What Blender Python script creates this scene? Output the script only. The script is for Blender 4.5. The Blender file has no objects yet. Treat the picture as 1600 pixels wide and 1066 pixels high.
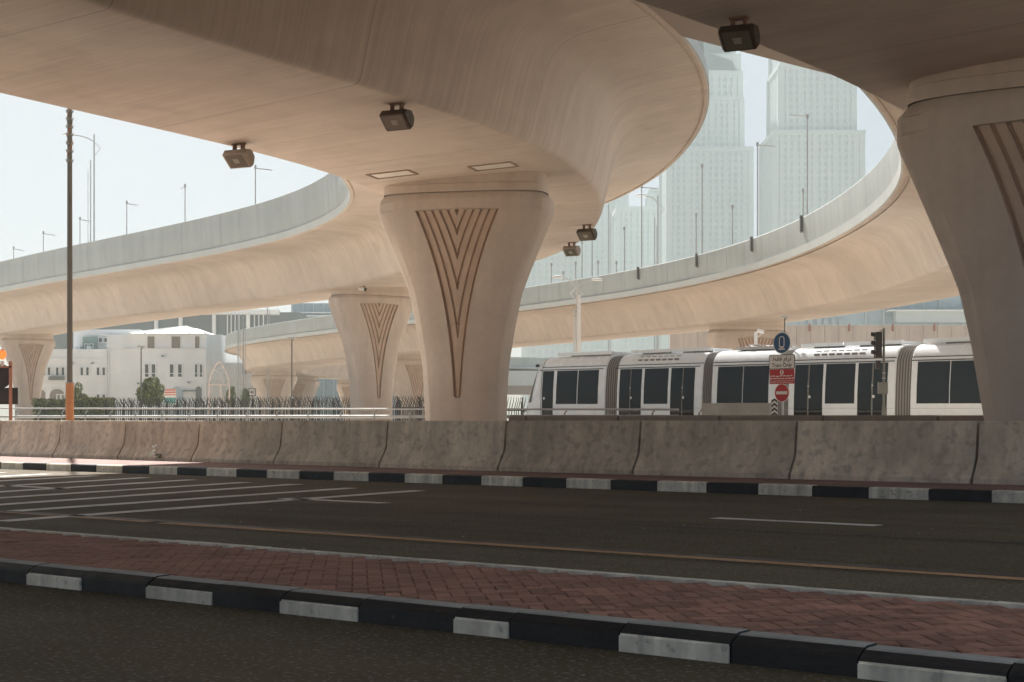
import bpy, math, random
import numpy as np
from mathutils import Vector, Matrix
random.seed(7); rng = np.random.default_rng(7)
SC = bpy.context.scene; COL = SC.collection
F, EYE, HOR = 2500.0, 0.95, 657.0          # focal length and horizon in photo pixels, eye height in metres
# ------------------------------------------------------------------ camera
cam = bpy.data.cameras.new('camera'); cam_o = bpy.data.objects.new('camera', cam); COL.objects.link(cam_o)
cam_o.location = (0, 0, EYE); cam_o.rotation_euler = (math.pi/2, 0, 0)
cam.sensor_width = 36; cam.lens = 36*F/1600; cam.shift_y = (HOR-533)/1600; cam.clip_end = 6000; cam.clip_start = .1
SC.camera = cam_o
# ------------------------------------------------------------------ light
SUN_DIR = Vector((-3.1, 11.0, 11.8)).normalized()
w = bpy.data.worlds.new('World'); SC.world = w; w.use_nodes = True
nt = w.node_tree; bg = nt.nodes['Background']; sky = nt.nodes.new('ShaderNodeTexSky')
sky.sky_type = 'NISHITA'; sky.sun_disc = False
sky.sun_elevation = math.asin(SUN_DIR.z); sky.sun_rotation = math.atan2(SUN_DIR.x, SUN_DIR.y) % (2*math.pi)
sky.air_density = .5; sky.dust_density = 2.2; sky.ozone_density = .4
nt.links.new(sky.outputs[0], bg.inputs[0]); bg.inputs[1].default_value = .05
sun = bpy.data.lights.new('sun', 'SUN'); sun_o = bpy.data.objects.new('sun', sun); COL.objects.link(sun_o)
sun.energy = 5.0; sun.angle = math.radians(.6); sun.color = (1, .955, .90)
sun_o.rotation_euler = SUN_DIR.to_track_quat('Z', 'Y').to_euler(); sun_o.location = (0, 0, 60)
SC.view_settings.view_transform = 'Standard'; SC.view_settings.look = 'None'
SC.view_settings.gamma = 1; SC.view_settings.use_curve_mapping = False
SC.view_settings.exposure = 1.55
SC.cycles.max_bounces = 8; SC.cycles.diffuse_bounces = 5; SC.cycles.volume_bounces = 1; SC.cycles.volume_step_rate = 4
HAZE = .00095

# ------------------------------------------------------------------ helpers
def pix(px, py, Y): return Vector(((px-800)/F*Y, Y, EYE+(HOR-py)/F*Y))
U = Vector((.772, -.636, 0)).normalized(); N = Vector((-U.y, U.x, 0))
def un(u, n, z=0): return Vector((U.x*u+N.x*n, U.y*u+N.y*n, z))
RZ = math.atan2(U.y, U.x)

class MB:
    def __init__(s): s.v = []; s.f = []; s.m = []; s.uv = None
    def add(s, vs, fs, mi=0):
        k = len(s.v); s.v += [tuple(p) for p in vs]; s.f += [tuple(i+k for i in f) for f in fs]; s.m += [mi]*len(fs); return s
    def box(s, c, d, rz=0, mi=0, taper=1.0):
        ca, sa = math.cos(rz), math.sin(rz); vs = []
        for z in (-.5, .5):
            k = taper if z > 0 else 1
            for x, y in ((-.5, -.5), (.5, -.5), (.5, .5), (-.5, .5)):
                X, Y = x*d[0]*k, y*d[1]*k
                vs.append((c[0]+X*ca-Y*sa, c[1]+X*sa+Y*ca, c[2]+z*d[2]))
        return s.add(vs, [(3, 2, 1, 0), (4, 5, 6, 7), (0, 1, 5, 4), (1, 2, 6, 5), (2, 3, 7, 6), (3, 0, 4, 7)], mi)
    def cyl(s, p0, p1, r0, r1=None, n=10, cap=True, mi=0):
        r1 = r0 if r1 is None else r1; p0 = Vector(p0); p1 = Vector(p1); d = (p1-p0).normalized()
        a = d.orthogonal().normalized(); b = d.cross(a); vs = []
        for p, r in ((p0, r0), (p1, r1)):
            for i in range(n):
                t = 2*math.pi*i/n; vs.append(p+a*math.cos(t)*r+b*math.sin(t)*r)
        fs = [(i, (i+1) % n, n+(i+1) % n, n+i) for i in range(n)]
        if cap: fs += [tuple(range(n-1, -1, -1)), tuple(range(n, 2*n))]
        return s.add(vs, fs, mi)
    def tube(s, pts, r, n=8, mi=0):
        pts = [Vector(p) for p in pts]; vs = []; prev = None
        for i, p in enumerate(pts):
            d = (pts[min(i+1, len(pts)-1)]-pts[max(i-1, 0)]).normalized()
            a = d.orthogonal().normalized() if prev is None else (prev-d*prev.dot(d)).normalized()
            prev = a; b = d.cross(a); rr = r[i] if isinstance(r, (list, tuple)) else r
            vs += [p+a*math.cos(2*math.pi*k/n)*rr+b*math.sin(2*math.pi*k/n)*rr for k in range(n)]
        fs = []
        for i in range(len(pts)-1):
            fs += [(i*n+k, i*n+(k+1) % n, (i+1)*n+(k+1) % n, (i+1)*n+k) for k in range(n)]
        fs += [tuple(range(n-1, -1, -1)), tuple(range((len(pts)-1)*n, len(pts)*n))]
        return s.add(vs, fs, mi)
    def grid(s, rows, closed=False, mi=0, flip=False):
        m = len(rows[0]); vs = [p for r in rows for p in r]; fs = []
        for i in range(len(rows)-1):
            for j in range(m if closed else m-1):
                q = (i*m+j, i*m+(j+1) % m, (i+1)*m+(j+1) % m, (i+1)*m+j); fs.append(q[::-1] if flip else q)
        return s.add(vs, fs, mi)
    def prism(s, poly, axis_o, ax, ay, az, depth, mi=0):
        o = Vector(axis_o); ax = Vector(ax); ay = Vector(ay); az = Vector(az); n = len(poly)
        vs = [o+ax*x+ay*y for x, y in poly]+[o+ax*x+ay*y+az*depth for x, y in poly]
        fs = [tuple(range(n-1, -1, -1)), tuple(range(n, 2*n))]+[(i, (i+1) % n, n+(i+1) % n, n+i) for i in range(n)]
        return s.add(vs, fs, mi)
    def mesh(s, name, mats, smooth=None):
        me = bpy.data.meshes.new(name); me.from_pydata(s.v, [], s.f)
        for mt in (mats if isinstance(mats, (list, tuple)) else [mats]): me.materials.append(mt)
        if any(s.m): me.polygons.foreach_set('material_index', s.m)
        if smooth is not None:
            me.polygons.foreach_set('use_smooth', [True]*len(me.polygons))
            me.set_sharp_from_angle(angle=math.radians(smooth))
        me.update(); return me
    def build(s, name, mats, parent=None, smooth=None, loc=None, rz=0):
        o = bpy.data.objects.new(name, s.mesh(name, mats, smooth)); COL.objects.link(o)
        if parent: o.parent = parent
        if loc is not None: o.location = loc
        o.rotation_euler.z = rz; return o

def tag(o, label=None, cat=None, group=None, kind=None):
    if label: o['label'] = label
    if cat: o['category'] = cat
    if group: o['group'] = group
    if kind: o['kind'] = kind
    return o
def thing(name, label, cat, loc=(0, 0, 0), rz=0, group=None, rot=None):
    o = bpy.data.objects.new(name, None); COL.objects.link(o); o.location = loc
    o.rotation_euler = rot if rot else (0, 0, rz); o.empty_display_size = .3
    return tag(o, label, cat, group)
def copy_tree(o, parent=None):
    c = o.copy(); COL.objects.link(c); c.parent = parent
    for k in list(o.children): copy_tree(k, c)
    return c
ORD = ['first', 'second', 'third', 'fourth', 'fifth', 'sixth', 'seventh', 'eighth', 'ninth', 'tenth', 'eleventh', 'twelfth', 'thirteenth', 'fourteenth', 'fifteenth', 'sixteenth', 'seventeenth', 'eighteenth']

# ------------------------------------------------------------------ materials
def mat(name, col, rough=.7, metal=0, var=.0, scale=3., bump=0., bscale=20., streak=None, spots=None, sdist=.3, soft=.08, coord='Object', rnd=0., spec=.5, emit=None, trans=0):
    m = bpy.data.materials.new(name); m.use_nodes = True; t = m.node_tree; L = t.links.new; nn = t.nodes.new
    b = t.nodes['Principled BSDF']; b.inputs['Roughness'].default_value = rough; b.inputs['Metallic'].default_value = metal
    b.inputs['Specular IOR Level'].default_value = spec; b.inputs['Base Color'].default_value = (*col, 1)
    if emit: b.inputs['Emission Color'].default_value = (*emit[0], 1); b.inputs['Emission Strength'].default_value = emit[1]
    tc = nn('ShaderNodeTexCoord') if coord != 'World' else nn('ShaderNodeNewGeometry'); co = tc.outputs[coord if coord != 'World' else 'Position']
    def noise(sc, det=5, vec=None, dist=0.):
        n = nn('ShaderNodeTexNoise'); n.inputs['Scale'].default_value = sc; n.inputs['Detail'].default_value = det; n.inputs['Distortion'].default_value = dist
        L(vec or co, n.inputs['Vector']); return n.outputs['Fac']
    def ramp(f, a, bb, lo, hi):
        r = nn('ShaderNodeMapRange'); r.inputs[1].default_value = a; r.inputs[2].default_value = bb; r.inputs[3].default_value = lo; r.inputs[4].default_value = hi
        L(f, r.inputs[0]); return r.outputs[0]
    def mul(c, f):
        x = nn('ShaderNodeMix'); x.data_type = 'RGBA'; x.blend_type = 'MULTIPLY'; x.inputs[0].default_value = 1
        if isinstance(c, tuple): x.inputs[6].default_value = (*c, 1)
        else: L(c, x.inputs[6])
        L(f, x.inputs[7]); return x.outputs[2]
    c = col
    if var:
        c = mul(c, ramp(noise(scale), .3, .7, 1-var, 1+var*.6)); c = mul(c, ramp(noise(scale*9, 3), .3, .7, 1-var*.4, 1+var*.3))
    if streak:      # (scale vector, amount)
        mp = nn('ShaderNodeMapping'); mp.inputs['Scale'].default_value = streak[0]; L(co, mp.inputs[0])
        c = mul(c, ramp(noise(1., 6, mp.outputs[0], .4), .35, .7, 1+streak[1]*.4, 1-streak[1]))
    if spots:       # (scale, threshold, colour, amount)
        x = nn('ShaderNodeMix'); x.data_type = 'RGBA'; L(ramp(noise(spots[0], 8, None, sdist), spots[1], spots[1]+soft, 0, spots[3]), x.inputs[0])
        if isinstance(c, tuple): x.inputs[6].default_value = (*c, 1)
        else: L(c, x.inputs[6])
        x.inputs[7].default_value = (*spots[2], 1); c = x.outputs[2]
    if rnd:
        oi = nn('ShaderNodeObjectInfo'); c = mul(c, ramp(oi.outputs['Random'], 0, 1, 1-rnd, 1+rnd))
    if not isinstance(c, tuple): L(c, b.inputs['Base Color'])
    if bump:
        bp = nn('ShaderNodeBump'); bp.inputs['Strength'].default_value = bump; bp.inputs['Distance'].default_value = .02
        L(noise(bscale, 6), bp.inputs['Height']); L(bp.outputs[0], b.inputs['Normal'])
    if var: L(ramp(noise(scale*2.3), .3, .7, max(rough-.08, .02), min(rough+.1, 1)), b.inputs['Roughness'])
    return m
M = {}
def deck_mat(name, col):
    m = mat(name, col, .78, var=.13, scale=.16, bump=.10, bscale=11, streak=((1.1, .10, 1), .07), coord='UV', spots=(.5, .60, tuple(c*.80 for c in col), .5))
    t = m.node_tree; L = t.links.new; b = t.nodes['Principled BSDF']; src = b.inputs['Base Color'].links[0].from_socket
    tc = t.nodes.new('ShaderNodeTexCoord'); sp = t.nodes.new('ShaderNodeSeparateXYZ'); L(tc.outputs['UV'], sp.inputs[0])
    def M_(op, a, v=None):
        n = t.nodes.new('ShaderNodeMath'); n.operation = op; L(a, n.inputs[0])
        if v is not None: n.inputs[1].default_value = v
        return n.outputs[0]
    j = M_('LESS_THAN', M_('FRACT', M_('DIVIDE', sp.outputs[0], 6.4)), .0035)      # construction joints across the deck
    wv = t.nodes.new('ShaderNodeTexNoise'); mp = t.nodes.new('ShaderNodeMapping'); mp.inputs['Scale'].default_value = (14, .25, 1); L(tc.outputs['UV'], mp.inputs[0]); L(mp.outputs[0], wv.inputs['Vector']); wv.inputs['Scale'].default_value = 1; wv.inputs['Detail'].default_value = 3
    mr = t.nodes.new('ShaderNodeMapRange'); L(wv.outputs['Fac'], mr.inputs[0]); mr.inputs[1].default_value = .35; mr.inputs[2].default_value = .65; mr.inputs[3].default_value = .93; mr.inputs[4].default_value = 1.05   # fine board marks
    k = t.nodes.new('ShaderNodeMath'); k.operation = 'MULTIPLY_ADD'; L(j, k.inputs[0]); k.inputs[1].default_value = -.4; L(mr.outputs[0], k.inputs[2])
    x = t.nodes.new('ShaderNodeMix'); x.data_type = 'RGBA'; x.blend_type = 'MULTIPLY'; x.inputs[0].default_value = 1; L(src, x.inputs[6]); L(k.outputs[0], x.inputs[7]); L(x.outputs[2], b.inputs['Base Color'])
    return m
M['deck'] = deck_mat('deck_concrete', (.69, .595, .515))
M['deckB'] = deck_mat('ramp_concrete', (.59, .505, .435))
M['pier'] = mat('pier_concrete', (.61, .52, .445), .7, var=.10, scale=.8, bump=.08, bscale=30, streak=((2.2, 2.2, .15), .10))
M['groove'] = mat('brown_groove_concrete', (.56, .435, .345), .75, var=.10, scale=2.)  # browner than the pier, over the whole chevron panel
M['parapet'] = mat('pale_parapet_paint', (.44, .475, .465), .6, var=.05, scale=.4, streak=((1.5, 1.5, .12), .08))
M['fascia'] = mat('pale_lit_fascia_paint', (.54, .575, .565), .6, var=.05, scale=.5)  # parapet paint made paler; the edge beam's lit look is in the colour
M['barrier'] = mat('barrier_concrete', (.70, .595, .46), .8, var=.2, scale=1.3, bump=.3, bscale=26, streak=((6, 6, .5), .22), spots=(7.5, .53, (.34, .265, .20), .5), sdist=.0, soft=.12, rnd=.14, coord='World')
M['pale_block'] = mat('pale_concrete', (.50, .50, .46), .8, var=.15, scale=1.5, bump=.2, bscale=30)
M['ledge'] = mat('ledge_concrete', (.36, .30, .25), .8, var=.15, scale=2., bump=.2, bscale=30)
M['asphalt'] = mat('asphalt', (.122, .092, .049), .82, var=.20, scale=.5, bump=.9, bscale=70, streak=((.05, 1.3, 1), .26), sdist=0, soft=.03, spots=(38., .585, (.30, .27, .22), .7), spec=.3)
M['asphalt2'] = mat('worn_asphalt', (.155, .122, .074), .82, var=.2, scale=.6, bump=.9, bscale=70, streak=((.05, 1.6, 1), .2), sdist=0, soft=.03, spots=(38., .585, (.34, .30, .25), .7), spec=.3)
M['tar'] = mat('dark_tar', (.05, .041, .028), .6, var=.3, scale=2.)
M['verge'] = mat('verge_paving', (.25, .145, .12), .8, var=.2, scale=1.5, bump=.3, bscale=12)
M['ground'] = mat('pale_ground', (.62, .535, .44), .9, var=.15, scale=.2, bump=.3, bscale=4)
M['paver'] = mat('red_paver', (.37, .178, .125), .8, var=.22, scale=1.2, bump=.3, bscale=60, rnd=.32, sdist=.1, soft=.1, coord='World', spots=(3.5, .6, (.2, .13, .10), .5))
M['paver_bed'] = mat('paver_sand_bed', (.17, .10, .075), .9, var=.2, scale=4.)
M['paver2'] = mat('red_paver_far', (.37, .178, .125), .8, var=.28, scale=3.5, bump=.3, bscale=60)
M['white_line'] = mat('road_paint_white', (.78, .76, .70), .7, var=.2, scale=2.2, spots=(11., .66, (.2, .19, .17), .7))
M['orange_line'] = mat('road_paint_orange', (.54, .31, .16), .7, var=.2, scale=2.2, spots=(7., .6, (.12, .09, .06), .75))
M['kerb_white'] = mat('kerb_paint_white', (.82, .765, .64), .7, var=.2, scale=3., bump=.2, bscale=40, streak=((9, 9, .8), .3), sdist=.1, soft=.06, spots=(14., .62, (.34, .32, .27), .6), rnd=.08, coord='World')
M['kerb_black'] = mat('kerb_paint_black', (.028, .027, .026), .55, var=.3, scale=3., bump=.2, bscale=40, sdist=.1, soft=.05, spots=(9., .66, (.12, .115, .10), .5), rnd=.15, coord='World')
M['kerb_top'] = mat('kerb_worn_top', (.40, .39, .36), .75, var=.25, scale=3., bump=.2, bscale=40)
M['tram_white'] = mat('tram_white_paint', (.83, .87, .89), .26, var=.03, scale=.5)
M['glass'] = mat('dark_tinted_glass', (.010, .010, .009), .025, spec=.35)
M['bellows'] = mat('gangway_rubber', (.20, .19, .18), .7)
M['bellows2'] = mat('gangway_rib', (.50, .485, .47), .6)
M['black'] = mat('black_seal', (.02, .02, .02), .5)
M['steel'] = mat('galvanised_steel', (.52, .53, .52), .4, .6, var=.1, scale=4.)
M['railpaint'] = mat('rail_grey_paint', (.33, .33, .32), .4, .2, var=.08, scale=2.)
M['pole_grey'] = mat('pole_grey_paint', (.18, .175, .155), .5, .2, var=.1, scale=2.)
M['pole_white'] = mat('pole_white_paint', (.66, .67, .66), .45)
M['pole_mid'] = mat('pole_mid_grey', (.36, .365, .36), .5, .2)
M['pole_pale'] = mat('pole_pale_paint', (.40, .42, .42), .5, .2)
M['orange'] = mat('orange_wrap', (.52, .235, .105), .6, var=.14, scale=2., streak=((6, 6, .6), .2))
M['lamp_orange'] = mat('orange_lens', (.85, .12, .02), .25, emit=((1, .16, .03), .6))
M['rust'] = mat('red_oxide_paint', (.42, .19, .13), .6, var=.15, scale=4.)
M['darkplate'] = mat('dark_sign_back', (.028, .02, .016), .5, var=.3, scale=4.)
M['blackpaint'] = mat('black_fence_paint', (.025, .024, .022), .5)
M['flood'] = mat('floodlight_housing', (.10, .075, .055), .5, .4, var=.2, scale=8.)
M['flood_pale'] = mat('floodlight_pale_housing', (.36, .31, .26), .5, .2, var=.2, scale=8.)
M['lens'] = mat('floodlight_lens', (.16, .15, .12), .12, spec=.7)
M['lens2'] = mat('floodlight_reflector', (.34, .32, .27), .3)
M['panel'] = mat('soffit_diffuser', (.88, .84, .76), .4)
M['frame'] = mat('light_frame', (.36, .28, .22), .7)
M['stain'] = mat('rusty_bracket', (.20, .115, .075), .7, var=.3, scale=10.)
M['bwhite'] = mat('white_render_wall', (.86, .87, .86), .8, var=.05, scale=.3, streak=((.8, .8, .1), .06))
M['broof'] = mat('white_roof_sheet', (.80, .82, .82), .5, var=.05, scale=.6)
M['bglass'] = mat('building_glass', (.10, .105, .10), .15)
M['bshade'] = mat('brown_blind', (.27, .235, .19), .7)
M['bgreen'] = mat('green_tile_panel', (.30, .40, .36), .6, var=.1, scale=1.)
M['bgrey'] = mat('grey_glass_facade', (.17, .18, .175), .35, var=.1, scale=.1)
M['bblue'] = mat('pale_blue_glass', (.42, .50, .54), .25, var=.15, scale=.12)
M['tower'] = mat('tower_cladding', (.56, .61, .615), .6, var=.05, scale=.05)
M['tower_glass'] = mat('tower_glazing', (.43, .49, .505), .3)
M['leaf'] = mat('leaf_dark', (.10, .125, .05), .6, var=.3, scale=3.)
M['leaf2'] = mat('leaf_light', (.30, .33, .12), .6, var=.3, scale=3.)
M['bark'] = mat('bark', (.13, .10, .075), .9)
M['s_blue'] = mat('sign_blue', (.012, .075, .19), .4); M['s_white'] = mat('sign_white', (.75, .74, .70), .4)
M['s_red'] = mat('sign_red', (.45, .014, .02), .4); M['s_black'] = mat('sign_black', (.02, .02, .02), .4)
M['s_teal'] = mat('sign_teal', (.10, .36, .36), .5); M['s_rust'] = mat('sign_faded_red', (.60, .16, .11), .5)
M['pink'] = mat('arch_pale_pink', (.66, .56, .51), .6)
M['litter'] = mat('pale_litter', (.5, .47, .42), .8)
M['debris'] = M['litter']
# ------------------------------------------------------------------ ground, roads, kerbs
def sheet(name, pts, z, m, parent=None, kind='structure', thick=None):
    mb = MB()
    if thick:
        n = len(pts); vs = [(p[0], p[1], z) for p in pts]+[(p[0], p[1], z-thick) for p in pts]
        mb.add(vs, [tuple(range(n)), tuple(range(2*n-1, n-1, -1))]+[(i, i+n, (i+1) % n+n, (i+1) % n) for i in range(n)])
    else: mb.add([(p[0], p[1], z) for p in pts], [tuple(range(len(pts)))])
    o = mb.build(name, m, parent)
    return tag(o, kind=kind) if not parent else o
def strip(u0, u1, n0, n1): return [un(u0, n0), un(u1, n0), un(u1, n1), un(u0, n1)]
sheet('ground', [(-3000, -3000), (3000, -3000), (3000, 4000), (-3000, 4000)], -.03, M['ground'])
road = tag(MB().add([(-120, -14, 0), (60, -14, 0), (60, 17.9, 0), (-120, 17.9, 0)], [(0, 1, 2, 3)]).build('road', M['asphalt'], rz=RZ), kind='structure')
sheet('near_road_edge_paving', strip(-120, 60, -30, -14.2), .02, M['ground'])
def marking(name, a, b, wid, m):
    a = Vector(a); b = Vector(b); d = (b-a).normalized(); p = Vector((-d.y, d.x, 0))*wid/2
    mb = MB(); k = max(2, int((b-a).length/.4)); rows = []
    for i in range(k+1):
        c = a.lerp(b, i/k); j = 1+.07*math.sin(i*2.3)+.05*rng.normal()
        rows.append([(c.x-p.x*j, c.y-p.y*j, .004), (c.x+p.x*j, c.y+p.y*j, .004)])
    o = mb.grid(rows, flip=True).build(name, m, road); o.matrix_parent_inverse = Matrix.Rotation(-RZ, 4, 'Z'); return o
o = MB().add([(-120, 7.2, .002), (60, 7.2, .002), (60, 9.05, .002), (-120, 9.05, .002)], [(0, 1, 2, 3)]).build('shoulder_strip', M['asphalt2'], road)
marking('tar_seam', un(-30, 9.60), un(20, 9.40), .16, M['tar']); marking('tar_seam', un(-9.5, 12.1), un(3, 11.9), .05, M['tar']); marking('tar_seam', un(-17, 10.6), un(-7.5, 11.2), .04, M['tar'])
marking('tar_seam', un(-8.5, 3.0), un(-1.5, 3.4), .03, M['tar'])
marking('edge_line', un(-11.9, 9.36), un(20, 9.15), .17, M['orange_line'])
for i in range(7): marking('edge_line_dash', un(-12.1-i*1.5-1.2, 9.40+.04*i), un(-12.1-i*1.5, 9.37+.04*i), .14, M['orange_line'])
for a in range(-7, 4): marking('lane_dash', un(-8.36+6.15*a, 13.24), un(-6.61+6.15*a, 13.21), .20, M['white_line'])
H = [((-13.27, 8.54), (-14.70, 15.87)), ((-14.61, 9.41), (-15.98, 15.87)), ((-15.88, 10.23), (-17.57, 16.29)), ((-17.26, 11.11), (-18.71, 16.31)), ((-18.72, 12.05), (-20.18, 16.46)), ((-20.1, 12.5), (-21.54, 16.6))]
for k in range(1, 9): H.append(((-20.1-1.4*k, 12.5), (-21.54-1.38*k, 16.6)))
for i, (a, b) in enumerate(H):
    dn = (a[1]-9.6); du = (b[0]-a[0])/(b[1]-a[1])
    a = (a[0]-du*dn, 9.6) if i > 0 else a
    marking('hatch_line', un(*a), un(*b), .25, M['orange_line'] if i < 0 else M['white_line'])
# paved island with near kerb
island = sheet('paved_island', strip(-60, 20, 5.50, 7.2), .082, M['paver_bed'], thick=.08)
marking_o = MB()
edge = tag(MB().build('flush_kerb', M['kerb_white']), kind='structure')
k = -60.
while k < 18:
    e = MB().box((0, 0, 0), (.985, .085, .10)).build('edging_stone', M['kerb_white'], edge, loc=un(k+.5, 7.16, .057+rng.normal()*.0015), rz=RZ); k += 1.0
Wp, Lp = .08, .16
pm = MB()
def paver_vs(l, wd, h=.03, c=.006):
    return ([(x*l/2, y*wd/2, -h) for x, y in ((-1, -1), (1, -1), (1, 1), (-1, 1))]+[(x*l/2, y*wd/2, -c) for x, y in ((-1, -1), (1, -1), (1, 1), (-1, 1))]
            + [(x*(l/2-c), y*(wd/2-c), 0) for x, y in ((-1, -1), (1, -1), (1, 1), (-1, 1))])
PF = [(8, 9, 10, 11)]+[(i, (i+1) % 4, 4+(i+1) % 4, 4+i) for i in range(4)]+[(4+i, 4+(i+1) % 4, 8+(i+1) % 4, 8+i) for i in range(4)]
pmesh = MB().add(paver_vs(.1582, .0782), PF).mesh('paver', M['paver'])
places = []
c45 = math.cos(math.pi/4)
for a in range(-200, 200):
    for b in range(-75, 75):
        for (cx, cy, ang) in ((1.0, .5, 0), (2.5, 0, math.pi/2)):
            gx = (cx+a+4*b)*Wp; gy = (cy+a)*Wp
            uu = (gx-gy)*c45-6; nn_ = (gx+gy)*c45+6.3
            if -15 < uu < 0 and 5.56 < nn_ < 7.06: places.append((uu, nn_, ang+math.pi/4))
def seen(p):
    q = un(p[0], p[1]); px = 800+F*q.x/q.y; return -40 < px < 1640
vis = sorted([p for p in places if seen(p)], key=lambda p: un(p[0], p[1]).y)
inside = [p for p in vis if 20 < 800+F*un(p[0], p[1]).x/un(p[0], p[1]).y < 1580]
single = set(inside[:300])
for p in inside[:300]:
    o = bpy.data.objects.new('paver', pmesh); COL.objects.link(o); o.parent = island
    o.location = un(p[0], p[1], .104+rng.normal()*.0018); o.rotation_euler = (rng.normal()*.006, rng.normal()*.006, RZ+p[2])
rest = MB()
for p in places:
    if p in single: continue
    c = un(p[0], p[1], .104+rng.normal()*.0018); a = RZ+p[2]; ca, sa = math.cos(a), math.sin(a)
    rest.add([(c.x+x*ca-y*sa, c.y+x*sa+y*ca, c.z+z) for x, y, z in paver_vs(.1582, .0782)], PF)
tag(rest.build('distant_pavers', M['paver2'], island), kind='stuff')
# near kerb stones
kerb = tag(MB().box((0, 0, -.02), (.1, .1, .01)).build('near_kerb', M['ground']), kind='structure'); kerb.location = un(-40, 5.5, 0)
kerb.location = (0, 0, 0)
KP = [(0, -.05), (0, .068), (.012, .082), (.055, .104), (.075, .109), (.155, .111), (.155, -.05)]
def kerb_stone(u0, u1, n, white, near=True):
    mb = MB(); g = .004; L_ = u1-u0-g
    n0 = 5.37
    if near:
        rows = [[(x, y, z) for y, z in KP] for x in (g, L_/2, L_)]
        mb.grid(rows, closed=True); m = len(KP)
        mb.m = [(0 if j == 0 else (1 if j in (1, 2) else 2)) for _ in range(2) for j in range(m)]
        mb.add([(g, y, z) for y, z in KP], [tuple(range(m-1, -1, -1))], 1); mb.add([(L_, y, z) for y, z in KP], [tuple(range(m))], 1)
        if white: mb.box((L_/2+g, -.006, .006), (L_-.004, .014, .108), mi=0)
        mats = [M['kerb_white'] if white else M['kerb_black'], M['kerb_black'], M['kerb_top']]
        mb.f = [f[::-1] for f in mb.f]
        o = mb.build('kerb_stone', mats, kerb, loc=un(u0, n0+rng.normal()*.004, rng.normal()*.002), rz=RZ)
    return o
ub = [-60.]
while ub[-1] < -8.3: ub.append(ub[-1]+.5406)
ub = ub[:-1]
B_ = [-8.06, -7.54, -6.96, -6.42, -5.90, -5.36, -4.76, -4.44, -3.85, -3.32, -2.77, -2.2, -1.65, -1.1, -.55, 0, .55]
lo = [-8.06-.55*i for i in range(60, 0, -1)]; allb = lo+B_
for i in range(len(allb)-1):
    if allb[i] > -22: kerb_stone(allb[i], allb[i+1], 5.37, (i % 2) == 0)
MB().box((0, 0, .03), (20, .14, .15)).build('kerb_run', M['kerb_top'], kerb, loc=un(-32.5, 5.45, 0), rz=RZ)
# far kerb
fk = tag(MB().box((0, 0, -.2), (.1, .1, .01)).build('far_kerb', M['ground']), kind='structure')
u0 = -27.7-.777*16
for i in range(70):
    a = u0+.777*i
    P_ = [(0, -.03), (0, .118), (.018, .136), (.15, .138), (.15, -.03)]
    mb = MB().grid([[(x, y, z) for y, z in P_] for x in (.003, .774)], closed=True)
    mb.add([(.003, y, z) for y, z in P_], [(4, 3, 2, 1, 0)]); mb.add([(.774, y, z) for y, z in P_], [(0, 1, 2, 3, 4)]); mb.f = [f[::-1] for f in mb.f]
    mb.build('kerb_stone', M['kerb_white'] if i % 2 == 0 else M['kerb_black'], fk, loc=un(a, 17.83+rng.normal()*.006, rng.normal()*.002), rz=RZ)
sheet('verge', strip(-120, 60, 17.97, 23.5), .134, M['verge'], thick=.1)
sheet('median_ground', strip(-150, 90, 23.5, 60), .13, M['ground'], thick=.1)
# litter flecks
mb = MB()
for i in range(260):
    u_, n_ = rng.uniform(-22, 4), rng.uniform(1.5, 17.6)
    if 5.2 < n_ < 7.3: continue
    s = rng.uniform(.006, .02)*(1 if rng.random() > .08 else 2.6); c = un(u_, n_, .005); a = rng.uniform(0, 6.28)
    mb.add([(c.x+s*math.cos(a+k*2.1)*rng.uniform(.6, 1.4), c.y+s*math.sin(a+k*2.1)*rng.uniform(.6, 1.4), .004+rng.uniform(0, .006)) for k in range(3)], [(0, 1, 2)])
tag(mb.build('litter', M['litter']), 'scattered pale grit and litter flecks on the asphalt', 'litter', kind='stuff')
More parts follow.
